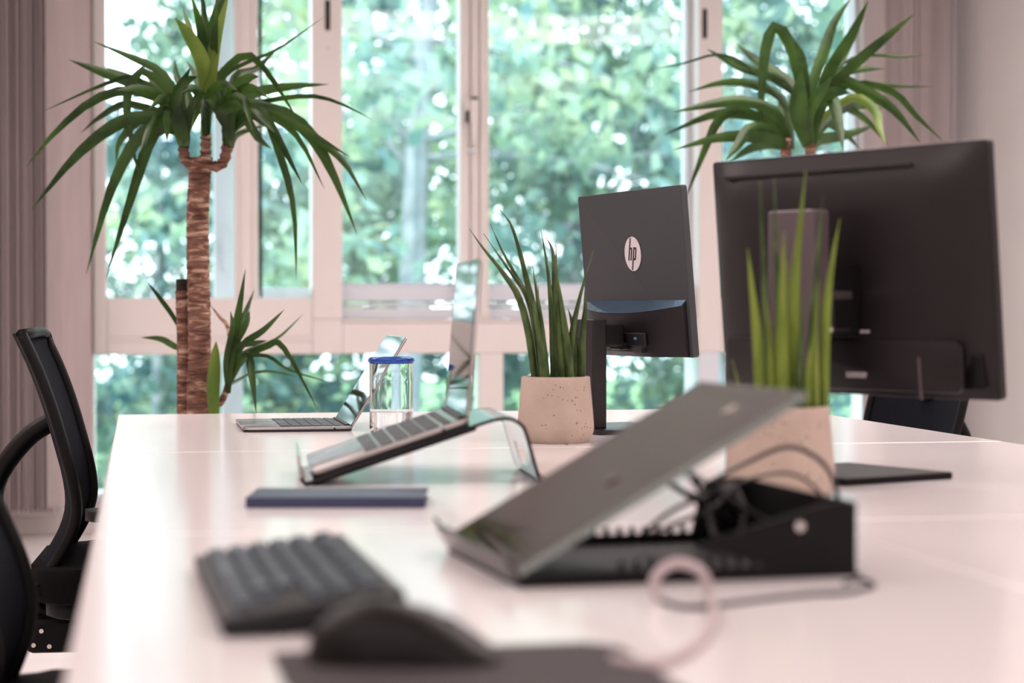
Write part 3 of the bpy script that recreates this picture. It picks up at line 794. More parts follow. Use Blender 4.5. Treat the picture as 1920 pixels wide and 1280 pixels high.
# cylindrical sansevieria in concrete pots
def make_pot(par):
    prof = [(0, 0.0), (0.0575, 0.0), (0.060, 0.002), (0.0675, 0.018), (0.0685, 0.028), (0.066, 0.06), (0.0622, 0.100), (0.0612, 0.115), (0.0600, 0.1170), (0.0530, 0.1170), (0.0520, 0.114), (0.0535, 0.098), (0, 0.098)]
    bm = new(); lathe(bm, prof, 56); obj('pot', bm, 'concrete', par, 'auto')
    bm = new(); lathe(bm, [(0, 0.102), (0.03, 0.1035), (0.0532, 0.1)], 28); obj('soil', bm, 'soil', par)
def spear(par, pts, wd, m, flatten=0.8):
    n = 16; c = spline(pts, n)
    rs = [max(0.0006, wd / 2 * (0.80 + 0.20 * math.sin(PI * min(1, i / n / 0.6))) * (1 - (i / n) ** 2.2)) for i in range(n + 1)]
    bm = new(); tube(bm, c, rs, 10)
    bmesh.ops.transform(bm, matrix=par.matrix_basis.inverted(), verts=bm.verts)
    return obj('spear_leaf', bm, m, par, True)
t5 = TF(1 / 2.4146, 860, 330)
pp = G(1053, 832)
s1 = thing('potted_plant', 'spiky snake plant in a round concrete pot beside the silver laptop, leaves fanning left', 'plant', (pp.x, pp.y + 0.05, DESK), group='snake plants in concrete pots')
s1.rotation_euler = (0, 0, R(10))
bpy.context.view_layer.update()
make_pot(s1)
d1 = (s1.location - EYE).dot(FWD)
S1 = [(36, [(352, 1000), (318, 720), (270, 545), (190, 425), (110, 325), (48, 238)], -0.01), (32, [(378, 1000), (345, 690), (305, 540), (220, 415), (113, 260)], 0.02), (28, [(365, 1000), (335, 620), (258, 450), (198, 340), (142, 215)], 0.035),
      (32, [(385, 1000), (345, 640), (310, 480), (270, 320), (232, 212), (184, 150)], 0.0), (30, [(412, 1000), (375, 690), (352, 520), (334, 408)], -0.03), (26, [(400, 1000), (370, 780), (362, 600), (360, 495)], 0.01),
      (34, [(430, 1000), (425, 700), (405, 440), (371, 243)], 0.02), (30, [(445, 1000), (434, 700), (432, 420), (420, 325), (394, 277)], 0.03), (42, [(478, 1000), (460, 730), (444, 500), (439, 305)], -0.02),
      (40, [(515, 1000), (490, 760), (462, 560), (440, 420)], -0.03), (36, [(505, 1000), (512, 740), (548, 550), (611, 335)], 0.01), (38, [(556, 1000), (560, 740), (572, 600), (571, 490)], 0.02),
      (34, [(530, 1000), (530, 800), (512, 660), (495, 600)], 0.03), (44, [(390, 1000), (378, 800), (345, 600), (330, 520)], -0.035), (38, [(455, 1000), (448, 820), (452, 640), (446, 520)], 0.0)]
for wpx, pts, dd in S1:
    n = len(pts)
    w3 = [P(*t5(x, y), d1 + dd * (0.6 + 0.6 * i / n)) for i, (x, y) in enumerate(pts)]
    spear(s1, w3, wpx * t5.s / FPX * d1, 'sanse')
t2 = TF(1 / 2.3267, 1320, 250)
pp = G(1487, 946)
s2 = thing('potted_plant', 'upright snake plant in a tan concrete pot behind the tilted document stand', 'plant', (pp.x, pp.y + 0.05, DESK), group='snake plants in concrete pots')
bpy.context.view_layer.update()
make_pot(s2)
d2 = (s2.location - EYE).dot(FWD)
S2 = [(48, [(250, 1290), (232, 900), (207, 660), (190, 505)], -0.02, 0), (30, [(275, 1290), (266, 700), (250, 400), (244, 210)], 0.03, 0), (30, [(330, 1290), (320, 700), (310, 400), (305, 195)], 0.035, 0), (66, [(345, 1290), (340, 800), (348, 430)], -0.025, 0),
      (48, [(400, 1290), (395, 700), (418, 400), (442, 165)], 0.0, 0), (36, [(450, 1290), (475, 800), (502, 450), (518, 275)], 0.03, 0), (46, [(525, 1290), (532, 800), (560, 550), (591, 375)], 0.01, 0), (40, [(445, 1290), (456, 1040), (472, 890)], -0.03, 1),
      (30, [(200, 1290), (165, 1150), (122, 985)], 0.02, 1), (44, [(485, 1290), (482, 900), (500, 640)], -0.01, 0), (50, [(300, 1290), (290, 950), (268, 720)], -0.01, 0), (44, [(370, 1290), (378, 900), (362, 560)], 0.02, 0), (40, [(425, 1290), (420, 980), (440, 700)], -0.02, 0)]
for wpx, pts, dd, lt in S2:
    n = len(pts)
    w3 = [P(*t2(x, y), d2 + dd * (0.5 + 0.6 * i / n)) for i, (x, y) in enumerate(pts)]
    spear(s2, w3, wpx * t2.s / FPX * d2, 'sanse_pale' if lt or wpx > 42 else 'sanse')

# ------------------------------------------------------------------ monitors
def uv_rot(u_lat, u_d):
    v = RGT * u_lat + FWD * u_d
    return math.atan2(v.y, v.x)
def make_monitor(label, centre, ang, W, H, zb, tilt, body, kind):
    """local x along the panel, -y = back of the monitor (towards the viewer), screen faces +y"""
    t = thing('monitor', label, 'monitor', (centre.x, centre.y, DESK), (0, 0, ang), 'monitors on the desks')
    TL = T((0, 0, zb + H / 2), (tilt, 0, 0))
    def on(bm, loc=(0, 0, 0)):                   # panel plane: x, z' -> tilted
        return TL @ T(loc)
    RX = T((0, 0, 0), (R(90), 0, 0))
    bm = new(); prism(bm, rrect(W, H, 0.006, 4), -0.007, 0.007, TL @ RX, bev=0.002); pn = obj('panel', bm, body, t, 'auto')
    bm = new(); prism(bm, rrect(W - 0.012, H - 0.012, 0.003, 3), -0.0005, 0.0008, TL @ T((0, 0.0074, 0)) @ RX); obj('screen', bm, 'screen', pn)
    return t, TL, pn, RX
# smaller one with the round logo
uH = (0.407, -0.914)
cH = EYE + FWD * 3.86 + RGT * 0.242
HH, HW_, HZ = 0.322, 0.435, 0.146
mon, TL, pn, RX = make_monitor('smaller grey-backed monitor with a round white logo beside the potted plant', cH, uv_rot(*uH), HW_, HH, HZ, R(5.0), 'monitor_grey', 0)
# rear housing: lower part bulging out with a curved top lip
bm = new()
zt, z0 = -HH / 2 + 0.103, -HH / 2 + 0.002
N = 20
rows = []
for i in range(N + 1):
    u = i / N * 2 - 1
    x = u * (HW_ / 2 - 0.012)
    ztop = zt - 0.012 * (1 - u * u)
    dep = 0.010 + 0.030 * (1 - abs(u) ** 3)
    rows.append([(x, -0.006, zt + 0.004), (x, -0.006 - dep, ztop - 0.006), (x, -0.006 - dep, z0 + 0.01), (x, -0.006 - dep * 0.8, z0), (x, -0.006, z0)])
vv = [[bm.verts.new(TL @ Vector(p)) for p in r] for r in rows]
for i in range(N):
    for k in range(4): bm.faces.new((vv[i][k], vv[i][k + 1], vv[i + 1][k + 1], vv[i + 1][k]))
    bm.faces.new((vv[i][4], vv[i][0], vv[i + 1][0], vv[i + 1][4]))
bm.faces.new(vv[0]); bm.faces.new(vv[N][::-1])
hs = obj('rear_housing', bm, 'monitor_black', mon, 'auto')
bm = new(); a = []; b = []
for r in rows:
    p0, p1 = Vector(r[0]), Vector(r[1])
    a.append(bm.verts.new(TL @ (p0 + Vector((0, -0.0012, 0.0012))))); b.append(bm.verts.new(TL @ (p1 + Vector((0, -0.0012, 0.0012)))))
for i in range(N): bm.faces.new((a[i], b[i], b[i + 1], a[i + 1]))
bmesh.ops.solidify(bm, geom=bm.faces[:], thickness=0.0008)
obj('gloss_lip', bm, 'lip_sky_tint', hs, 'auto')['label'] = 'glossy curved lip with the blue sky reflection in its colour'
# emblem: disc with the letters h and p
LG = TL @ T((0.010, -0.0078, HH / 2 - 0.123))
LR = 0.0335
bm = new(); prism(bm, circle(LR, 40), 0, 0.0012, LG @ RX, bev=0.0003)
lo = obj('logo_disc', bm, 'logo_white', pn)
bm = new()
def bar(x0, z0_, x1, z1_, wd):
    d = Vector((x1 - x0, z1_ - z0_)); d.normalize(); q = Vector((-d.y, d.x)) * wd / 2
    prism(bm, [(x0 - q.x, z0_ - q.y), (x0 + q.x, z0_ + q.y), (x1 + q.x, z1_ + q.y), (x1 - q.x, z1_ - q.y)], 0.0012, 0.0018, LG @ RX)
s = 0.30                                          # slant of the strokes (leaning forward)
def sx(x, z): return x + s * z
def st(x, za, zb): bar(sx(x, za), za, sx(x, zb), zb, 0.0044)
xh = 0.0125                                        # half height of the small letters
st(-0.0135, -xh, LR * 0.93); st(-0.0045, -xh, xh - 0.003)                        # h: ascender to the disc's edge, leg
bar(sx(-0.0135, xh - 0.002), xh - 0.002, sx(-0.0035, xh - 0.002), xh - 0.002, 0.0042)
st(0.0045, -LR * 0.93, xh); st(0.0135, -xh + 0.002, xh - 0.003)                  # p: descender to the edge, bowl
bar(sx(0.0035, xh - 0.002), xh - 0.002, sx(0.0140, xh - 0.002), xh - 0.002, 0.0042)
bar(sx(0.0045, -xh + 0.002), -xh + 0.002, sx(0.0140, -xh + 0.002), -xh + 0.002, 0.0042)
obj('logo_letters', bm, 'logo_dark', lo)
# ports and cable, column, base
bm = new(); box(bm, (0.055, -0.0455, -HH / 2 + 0.036), (0.105, 0.006, 0.026), mtx=TL, bev=0.002); pr = obj('port_recess', bm, 'slot', hs)
bm = new(); box(bm, (0.070, -0.0485, -HH / 2 + 0.038), (0.012, 0.003, 0.006), mtx=TL, bev=0.002); obj('port_glint', bm, 'port_glint_blue', pr)  # blue block stands in for a small highlight on the port
bm = new(); box(bm, (0.015, -0.056, -HH / 2 + 0.024), (0.045, 0.020, 0.015), mtx=TL, bev=0.003); pl = obj('plug', bm, 'black_plastic', hs)
bm = new(); tube(bm, spline([TL @ Vector((-0.005, -0.058, -HH / 2 + 0.024)), TL @ Vector((-0.05, -0.075, -HH / 2 + 0.022)), (-0.06, -0.10, HZ + 0.01), (-0.05, -0.125, HZ - 0.02)], 12), 0.004, 8); obj('video_cable', bm, 'cable_black', hs, True)
bm = new(); box(bm, (0.092, -0.0445, -HH / 2 + 0.014), (0.010, 0.003, 0.006), mtx=TL); obj('badge', bm, 'slot', hs)
bm = new(); box6(bm, -0.05, 0.05, -0.118, -0.088, 0.008, 0.217, bev=0.003); obj('column', bm, 'black_satin', mon)
bm = new(); box6(bm, -0.04, 0.04, -0.10, -0.045, 0.165, 0.207, bev=0.004); obj('hinge', bm, 'black_plastic', mon)
bm = new(); prism(bm, rrect(0.24, 0.19, 0.012, 4), 0, 0.009, T((0.0, -0.045, 0)), bev=0.002); obj('base_plate', bm, 'black_satin', mon, 'auto')

# larger one
uB = (0.609, -0.793)
cB_ = EYE + FWD * 2.77 + RGT * 0.474
BH, BW, BZ = 0.341, 0.515, 0.117
mon, TL, pn, RX = make_monitor('larger black monitor seen from behind, with a long slot along its top edge', cB_, uv_rot(*uB), BW, BH, BZ, R(5.0), 'monitor_black', 1)
# softly bulging back shell
bm = new(); NX, NZ = 26, 20; g = []
for i in range(NX + 1):
    u = i / NX * 2 - 1; row = []
    for k in range(NZ + 1):
        v = k / NZ * 2 - 1
        fx = 1 - abs(u) ** 4; fz = 1 - abs(v) ** 4
        e = min(1.0, fx * 1.3) * min(1.0, fz * 1.25)
        row.append(bm.verts.new(TL @ Vector((u * (BW / 2 - 0.003), -0.0072 - 0.026 * e ** 0.8, v * (BH / 2 - 0.003)))))
    g.append(row)
for i in range(NX):
    for k in range(NZ): bm.faces.new((g[i][k], g[i + 1][k], g[i + 1][k + 1], g[i][k + 1]))
sh = obj('back_shell', bm, 'monitor_black', mon, True)
bm = new(); box(bm, (-0.035, -0.0225, BH / 2 - 0.0255), (0.36, 0.010, 0.006), mtx=TL @ T((0, 0, 0)), bev=0.002); obj('vent_slot', bm, 'slot', sh)['label'] = 'long dark slot'
bm = new(); prism(bm, rrect(0.44, 0.07, 0.012, 4), 0.030, 0.037, TL @ T((0.0, 0, -BH / 2 + 0.046)) @ RX, bev=0.003); lw = obj('lower_cover', bm, 'monitor_black', mon, 'auto')
bm = new(); box(bm, (0.035, -0.0372, -BH / 2 + 0.032), (0.036, 0.0012, 0.008), mtx=TL); obj('port_label', bm, 'sticker', lw)
bm = new(); box(bm, (0.05, -0.0372, -BH / 2 + 0.0335), (0.010, 0.002, 0.003), mtx=TL); obj('port_label', bm, 'sticker', lw)
bm = new(); box(bm, (0.050, -0.0342, -BH / 2 + 0.092), (0.022, 0.002, 0.004), mtx=TL); obj('badge', bm, 'sticker', sh)  # pale bar stands in for a small highlight on the shell
bm = new(); box(bm, (0.225, -0.0195, -BH / 2 + 0.038), (0.034, 0.004, 0.046), mtx=TL, bev=0.001); obj('side_cover', bm, 'black_plastic', sh)
bm = new(); box(bm, (0.15, -0.0375, -BH / 2 + 0.03), (0.004, 0.003, 0.056), mtx=TL, bev=0.0012); obj('cover_rib', bm, 'column_grey', lw)
bm = new(); box6(bm, -0.043, 0.043, -0.120, -0.086, 0.012, 0.372, bev=0.004); cl_ = obj('column', bm, 'column_grey', mon)
bm = new(); box6(bm, -0.05, 0.05, -0.090, -0.030, 0.20, 0.30, bev=0.006); obj('hinge', bm, 'black_plastic', mon)
bm = new(); box6(bm, 0.044, 0.052, -0.10, -0.05, 0.25, 0.262, bev=0.002); obj('hinge_screw', bm, 'silver', mon)
bm = new(); box6(bm, 0.044, 0.050, -0.09, -0.05, 0.205, 0.213, bev=0.002); obj('hinge_screw', bm, 'silver', mon)
bm = new(); box(bm, (-0.01, 0.005, 0.005), (0.21, 0.205, 0.010), (0, 0, R(-4)), bev=0.002); obj('base_plate', bm, 'dark_metal', mon)

# ------------------------------------------------------------------ laptops
def make_laptop(label, loc, rot, lam, keymat, well='key_well'):
    t = thing('laptop', label, 'laptop', loc, rot, 'silver laptops')
    Wd, Dp, Th = 0.304, 0.212, 0.0095
    bm = new(); prism(bm, rrect(Dp, Wd, 0.010, 5), 0.0048, Th, bev=0.0012); bs = obj('base', bm, 'alu', t, 'auto')
    bm = new(); prism(bm, rrect(Dp - 0.003, Wd - 0.003, 0.010, 5), 0.0008, 0.0049, bev=0.0018); obj('bottom_case', bm, 'key_well', t, 'auto')  # dark tone stands in for the shadowed underside of the case
    bm = new(); box(bm, (0.030, 0, Th + 0.0002), (0.126, 0.272, 0.0006)); obj('keyboard_well', bm, well, bs)
    bm = new(); prism(bm, rrect(0.072, 0.118, 0.004, 3), Th, Th + 0.0006, T((-0.069, 0, 0))); obj('trackpad', bm, 'alu_grey', bs)
    # keys: five rows of letters and a thin function row; last row has the wide space bar
    kx = 0.0172
    meshes = {}
    def key(x, y, wx, wy):
        q = (round(wx, 4), round(wy, 4))
        if q not in meshes:
            b = new(); prism(b, rrect(wx, wy, 0.0015, 2), 0, 0.0012, bev=0.0003)
            o = obj('key', b, keymat, bs); meshes[q] = o.data
        else:
            o = bpy.data.objects.new('key', meshes[q]); COL.objects.link(o); o.parent = bs
        o.location = (x, y, Th + 0.0004)
    rowx = [-0.0225, -0.002, 0.0185, 0.039, 0.0595, 0.0785]
    for r_, x in enumerate(rowx):
        wx = kx if r_ < 5 else 0.010
        if r_ == 0:
            y = -0.130; ws = [0.016, 0.016, 0.016, 0.020, 0.020, 0.088, 0.020, 0.016, 0.016, 0.016]
        elif r_ == 1: ws = [0.034] + [0.0160] * 10 + [0.034]
        elif r_ == 2: ws = [0.027] + [0.0160] * 11 + [0.0225]
        elif r_ == 3: ws = [0.024] + [0.0160] * 12 + [0.0075]
        else: ws = [0.0160] * 13 + [0.0235]
        gap = (0.266 - sum(ws)) / (len(ws) - 1)
        y = -0.133
        for w_ in ws:
            key(x, y + w_ / 2, wx, w_); y += w_ + gap
    bm = new(); box(bm, (0.0985, 0, Th + 0.001), (0.010, 0.25, 0.005), bev=0.002); obj('hinge_bar', bm, 'key_well', t)
    bm = new(); prism(bm, circle(0.0022, 10), 0, 0.001, T((0.07, -Wd / 2 + 0.0005, 0.0055), (R(90), 0, 0))); obj('headphone_jack', bm, 'slot', bs)
    HL = T((0.1005, 0, Th - 0.001), (0, lam, 0))         # lid: local z up along the lid
    bm = new(); prism(bm, rrect(0.2045, Wd, 0.010, 5), 0, 0.0045, HL @ T((0, 0, 0.1035)) @ T((0, 0, 0), (0, R(90), 0)), bev=0.0012); ld = obj('lid', bm, 'alu', t, 'auto')
    bm = new(); prism(bm, rrect(0.2000, Wd - 0.005, 0.008, 5), -0.0007, 0.0002, HL @ T((0, 0, 0.1035)) @ T((0, 0, 0), (0, R(90), 0))); obj('screen', bm, 'screen', ld)
    bm = new(); prism(bm, rrect(0.176, Wd - 0.030, 0.003, 3), -0.0009, -0.0006, HL @ T((0, 0, 0.107)) @ T((0, 0, 0), (0, R(90), 0))); obj('display', bm, 'screen', ld)
    return t
lapF = make_laptop('open silver laptop lying flat by the windows, its lid leaning back behind the tumbler', (0.300, 3.965, DESK), (0, 0, 0), R(32), 'key_dark')
# bent metal stand with a laptop on it
STX, STY = 0.213, 2.645
ang = R(-3.7)
TILT = R(18.4)
cz = math.sin(TILT); cx = math.cos(TILT)
stand = thing('laptop_stand', 'bent polished metal laptop riser under the raised silver laptop', 'stand', (STX, STY, DESK), (0, 0, ang))
stand.scale = (1.05,) * 3
prof = [(-0.004, 0.040), (-0.002, 0.014), (0.002, 0.005), (0.010, 0.0045)]
sl = [(0.010 + math.cos(TILT) * q, 0.0045 + math.sin(TILT) * q) for q in (0.05, 0.12, 0.19, 0.240)]
crv = [(0.255, 0.0840), (0.270, 0.0835), (0.283, 0.075), (0.289, 0.062)]
leg = [(0.298, 0.030), (0.305, 0.008), (0.311, 0.0022), (0.322, 0.002)]
path = [Vector((x, 0, z)) for x, z in prof + sl + crv + leg]
def sheet(bm, path, y0, y1, th, holes=None):
    c = spline(path, 60); n = len(c); ft = []; fb = []
    ys = [y0, y0 + (y1 - y0) * 0.30, y0 + (y1 - y0) * 0.70, y1]
    for i, p in enumerate(c):
        tg = (c[min(i + 1, n - 1)] - c[max(i - 1, 0)]).normalized(); nr = Vector((-tg.z, 0, tg.x))
        ft.append([bm.verts.new((p.x + nr.x * th / 2, y, p.z + nr.z * th / 2)) for y in ys])
        fb.append([bm.verts.new((p.x - nr.x * th / 2, y, p.z - nr.z * th / 2)) for y in ys])
    def hole(i, k): return holes and holes[0] <= i < holes[1] and k == 1
    for i in range(n - 1):
        for k in range(3):
            if hole(i, k): continue
            bm.faces.new((ft[i][k], ft[i][k + 1], ft[i + 1][k + 1], ft[i + 1][k]))
            bm.faces.new((fb[i][k], fb[i + 1][k], fb[i + 1][k + 1], fb[i][k + 1]))
        for k in range(4):
            solid = [(0 <= q < 3) and not hole(i, q) for q in (k - 1, k)]
            if solid[0] != solid[1]: bm.faces.new((ft[i][k], ft[i + 1][k], fb[i + 1][k], fb[i][k]))
    for i in range(n):
        for k in range(3):
            solid = [(0 <= q < n - 1) and not hole(q, k) for q in (i - 1, i)]
            if solid[0] != solid[1]: bm.faces.new((ft[i][k], ft[i][k + 1], fb[i][k + 1], fb[i][k]))
bm = new(); sheet(bm, path, 0.0, 0.235, 0.004, (46, 50)); obj('bent_sheet', bm, 'stand_steel', stand, 'auto')
bm = new(); box(bm, (0.3145, 0.1175, 0.0006), (0.014, 0.22, 0.0012)); obj('foot_pad', bm, 'black_plastic', stand)
for yy in (0.03, 0.205):
    bm = new(); box(bm, (0.10, yy, 0.004 + 0.0365), (0.03, 0.012, 0.003), (0, -TILT, 0)); obj('rubber_strip', bm, 'black_plastic', stand)
for yy in (0.001, 0.234):
    c = [p + Vector((0, yy, 0)) for p in spline(path, 60)]
    bm = new(); tube(bm, c[5:56], 0.0026, 6); obj('edge_trim', bm, 'black_plastic', stand, True)
bm = new(); box(bm, (0.010 + 0.115 * cx, 0.118, 0.0045 + 0.115 * cz - 0.0042), (0.222, 0.228, 0.0045), (0, -TILT, 0), bev=0.002); obj('underside_shade', bm, 'black_plastic', stand)  # black slab stands in for the shadow beneath the raised laptop
LS = 1.07
q0 = 0.004 + 0.106 * LS
lc = Vector((0.0105 + q0 * cx - 0.0025 * cz, 0.166, 0.0047 + q0 * cz + 0.0025 * cx + 0.0004))
lw_ = Vector((STX, STY, DESK)) + Matrix.Rotation(ang, 3, 'Z') @ lc
lapM = make_laptop('open silver laptop raised on the bent metal riser beside the concrete pot', lw_, (0, -TILT, ang), R(23.5), 'key_dark', 'alu_grey')
lapM.scale = (LS,) * 3

# ------------------------------------------------------------------ tumbler
tp = EYE + FWD * 3.735 + RGT * ((734 - 960) / FPX * 3.735)
tb = thing('tumbler', 'clear glass tumbler with a cobalt blue rim and some water in it', 'glass', (tp.x, tp.y, DESK))
ro, ri = 0.0415, 0.0402
bm = new()
lathe(bm, [(0, 0.0), (0.036, 0.0), (0.0395, 0.004), (ro, 0.012), (ro, 0.014), (ro, 0.05), (ro, 0.10), (ro, 0.134), (ro, 0.136), (ro - 0.0004, 0.1375), (ri, 0.1375), (ri - 0.0002, 0.136), (ri - 0.0002, 0.10), (ri - 0.0002, 0.05), (ri - 0.0002, 0.018), (ri - 0.0005, 0.016), (0.037, 0.0075), (0, 0.007)], 56)
obj('glass_body', bm, 'glass', tb, 'auto')
bm = new(); pts = [(ro - 0.0025 + 0.0052 * math.cos(a) , 0.1400 + 0.0062 * math.sin(a)) for a in [2 * PI * i / 14 for i in range(14)]]
lathe(bm, pts, 56, closed=True); obj('blue_rim', bm, 'blue_glass', tb, True)
bm = new(); lathe(bm, [(0, 0.0073), (0.0367, 0.0079), (ri - 0.0008, 0.0165), (ri - 0.0008, 0.042), (0, 0.0415)], 56); obj('water', bm, 'water', tb, 'auto')

# ------------------------------------------------------------------ navy notebook
nb = G(628, 953)
nbt = thing('notebook', 'closed navy blue hardcover notebook lying in front of the raised laptop', 'notebook', (nb.x, nb.y, DESK), (0, 0, -YAW + R(0.5)))
bm = new(); prism(bm, rrect(0.214, 0.128, 0.004, 3), 0, 0.0022, T((0, 0.064, 0)), bev=0.0006); obj('back_cover', bm, 'navy', nbt)
bm = new(); prism(bm, rrect(0.214, 0.128, 0.004, 3), 0.0106, 0.0130, T((0, 0.064, 0)), bev=0.0006); obj('front_cover', bm, 'navy', nbt)
bm = new(); box6(bm, -0.107, 0.107, -0.0010, 0.0035, 0.0004, 0.0126, bev=0.001); obj('spine', bm, 'navy', nbt)
bm = new(); box6(bm, -0.103, 0.103, 0.0036, 0.124, 0.0022, 0.0106); obj('pages', bm, 'paper', nbt)

# ------------------------------------------------------------------ keyboard in the foreground
kc = EYE + FWD * 1.615 + RGT * (-0.181)
va = RGT * 0.21 + FWD * (-0.978)                     # long axis, towards the camera = to the typist's right
kang = math.atan2(va.y, va.x)
KL, KD = 0.376, 0.136
slope = R(7.5)
kb = thing('keyboard', 'black full keyboard lying on the desk at the left front', 'keyboard', (kc.x, kc.y, DESK), (0, 0, kang))
# local x = right of the typist, local y = away from the typist
KT = T((0, -KD / 2, 0.0012), (slope, 0, 0)) @ T((0, KD / 2, 0))
bm = new(); prism(bm, rrect(KL, KD, 0.006, 4), 0.0, 0.013, KT, bev=0.003); kbody = obj('case', bm, 'keyboard_body', kb, 'auto')
for sx_ in (-1, 1):
    bm = new(); box6(bm, sx_ * 0.15 - 0.012, sx_ * 0.15 + 0.012, KD / 2 - 0.026, KD / 2 - 0.018, 0.0, 0.0155, bev=0.001); obj('flip_foot', bm, 'black_plastic', kb)
U = 0.0187
kmesh = {}
def kkey(x, y, w_, h_=1):
    q = (w_, h_)
    if q not in kmesh:
        b = new()
        wx, wy = w_ * U - 0.0022, h_ * U - 0.0022
        a = [b.verts.new((sx_ * wx / 2, sy_ * wy / 2, 0)) for sx_, sy_ in ((-1, -1), (1, -1), (1, 1), (-1, 1))]
        c = [b.verts.new((sx_ * (wx / 2 - 0.002), sy_ * (wy / 2 - 0.0018) + 0.0003, 0.0055)) for sx_, sy_ in ((-1, -1), (1, -1), (1, 1), (-1, 1))]
        b.faces.new(a[::-1]); tf_ = b.faces.new(c)
        for i in range(4): b.faces.new((a[i], a[(i + 1) % 4], c[(i + 1) % 4], c[i]))
        bmesh.ops.bevel(b, geom=list(tf_.edges), offset=0.0006, segments=1, affect='EDGES')
        o = obj('key', b, 'key_slate', kbody); kmesh[q] = o.data
    else:
        o = bpy.data.objects.new('key', kmesh[q]); COL.objects.link(o); o.parent = kbody
    o.matrix_basis = KT @ T((x, y, 0.0125))
x0 = -KL / 2 + 0.008
def krow(row, ws, start=0.0):
    x = start
    for w_ in ws:
        if w_ < 0: x += -w_; continue
        kkey(x0 + (x + w_ / 2) * U, -KD / 2 + 0.010 + (row + 0.5) * U, w_); x += w_
krow(0, [1.25, 1.25, 1.25, 6.25, 1.25, 1.25, 1.25, 1.25, -0.25, 1, 1, 1])
krow(1, [2.25] + [1] * 10 + [2.75, -0.25 - 1, 1])
krow(2, [1.75] + [1] * 11 + [2.25])
krow(3, [1.5] + [1] * 12 + [1.5, -0.25, 1, 1, 1])
krow(4, [1] * 13 + [2, -0.25, 1, 1, 1])
krow(5.15, [1, -1, 1, 1, 1, 1, -0.5, 1, 1, 1, 1, -0.5, 1, 1, 1, 1, -0.25, 1, 1, 1])

# ------------------------------------------------------------------ mouse pad and mouse
c1 = G(510, 1232); c2 = G(1122, 1211)
vx = (c2 - c1).normalized(); pad_ang = math.atan2(vx.y, vx.x)
mp_t = thing('mouse_pad', 'dark grey cloth mouse pad at the bottom edge under the mouse', 'mouse pad', (c1.x, c1.y, DESK), (0, 0, pad_ang))
PW = (c2 - c1).length + 0.012
bm = new(); prism(bm, [(0, 0), (PW - 0.022, 0), (PW, -0.022), (PW, -0.20), (0, -0.20)][::-1], 0.0, 0.003, bev=0.0008); obj('pad_cloth', bm, 'rubber_pad', mp_t)
bm = new(); prism(bm, [(0.003, -0.003), (PW - 0.023, -0.003), (PW - 0.003, -0.023), (PW - 0.003, -0.197), (0.003, -0.197)][::-1], 0.003, 0.0033); obj('top_weave', bm, 'rubber_pad', mp_t)
mloc = EYE + FWD * 1.318 + RGT * ((757 - 960) / FPX * 1.318)
MSC = 1.13
ms = thing('mouse', 'black computer mouse on the dark grey pad in the foreground', 'mouse', (mloc.x, mloc.y, DESK + 0.0034), (0, 0, R(-14)))
ms.scale = (MSC,) * 3
def mouse_z(u):       # u from rear (0) to front (1)
    return 0.0355 * ((max(0.0, math.sin(PI * 0.5 * u / 0.36))) ** 0.42 if u < 0.36 else 1.0) * (1.0 if u < 0.36 else max(0.16, 1 - 0.98 * ((u - 0.36) / 0.64) ** 1.9))
def mouse_w(u): return 0.0325 * (max(0.0, 1 - abs(2 * u - 1) ** 3.2)) ** 0.42 * (0.94 + 0.06 * math.cos(2 * PI * u))
def mouse_shell(u0, u1, a0, a1, off, nu=22, na=16, thick=None):
    bm = new(); g = []
    for i in range(nu + 1):
        u = u0 + (u1 - u0) * i / nu; row = []
        for k in range(na + 1):
            a = a0 + (a1 - a0) * k / na
            hw = max(0.0008, mouse_w(u)); hz_ = mouse_z(u) * (1 if 0.001 < u < 0.999 else 0.2)
            ca, sa = math.cos(a), math.sin(a)
            y = hw * math.copysign(abs(ca) ** 0.75, ca); z = hz_ * abs(sa) ** 0.8
            row.append(bm.verts.new((-0.0585 + 0.117 * u, y * (1 + off / 0.03), z + off)))
        g.append(row)
    for i in range(nu):
        for k in range(na): bm.faces.new((g[i][k], g[i + 1][k], g[i + 1][k + 1], g[i][k + 1]))
    if thick: bmesh.ops.solidify(bm, geom=bm.faces[:], thickness=thick)
    return bm, g
bm, g = mouse_shell(0, 1, 0, PI, 0.0, 36, 24)
bm.faces.new([r[0] for r in g] + [r[-1] for r in g][::-1]) if False else None
obj('shell', bm, 'mouse', ms, True)
for nm, a0, a1 in (('right_button', R(28), R(84)), ('left_button', R(96), R(152))):
    bm, g = mouse_shell(0.58, 0.965, a0, a1, 0.0007, 14, 8); obj(nm, bm, 'mouse', ms, True)
bm = new(); tube(bm, [(0.026, -0.003, 0.0185), (0.026, 0.003, 0.0185)], 0.0072, 16); obj('scroll_wheel', bm, 'black_plastic', ms, 'auto')
bm = new(); ellipsoid(bm, (0.0, 0.030, 0.021), (0.018, 0.004, 0.004), 14, 8); obj('thumb_button', bm, 'column_grey', ms, True)
bm = new(); prism(bm, rrect(0.108, 0.056, 0.022, 6), -0.0001, 0.004); obj('sole', bm, 'black_plastic', ms)

# ------------------------------------------------------------------ tilted document stand in the foreground
B0 = EYE + FWD * 1.672 + RGT * 0.0068
ds = thing('document_stand', 'tilted smoked acrylic document stand on a black metal base in the foreground', 'stand', (B0.x, B0.y, DESK), (0, 0, R(4.5)))
DW = 0.264                                    # depth along local y
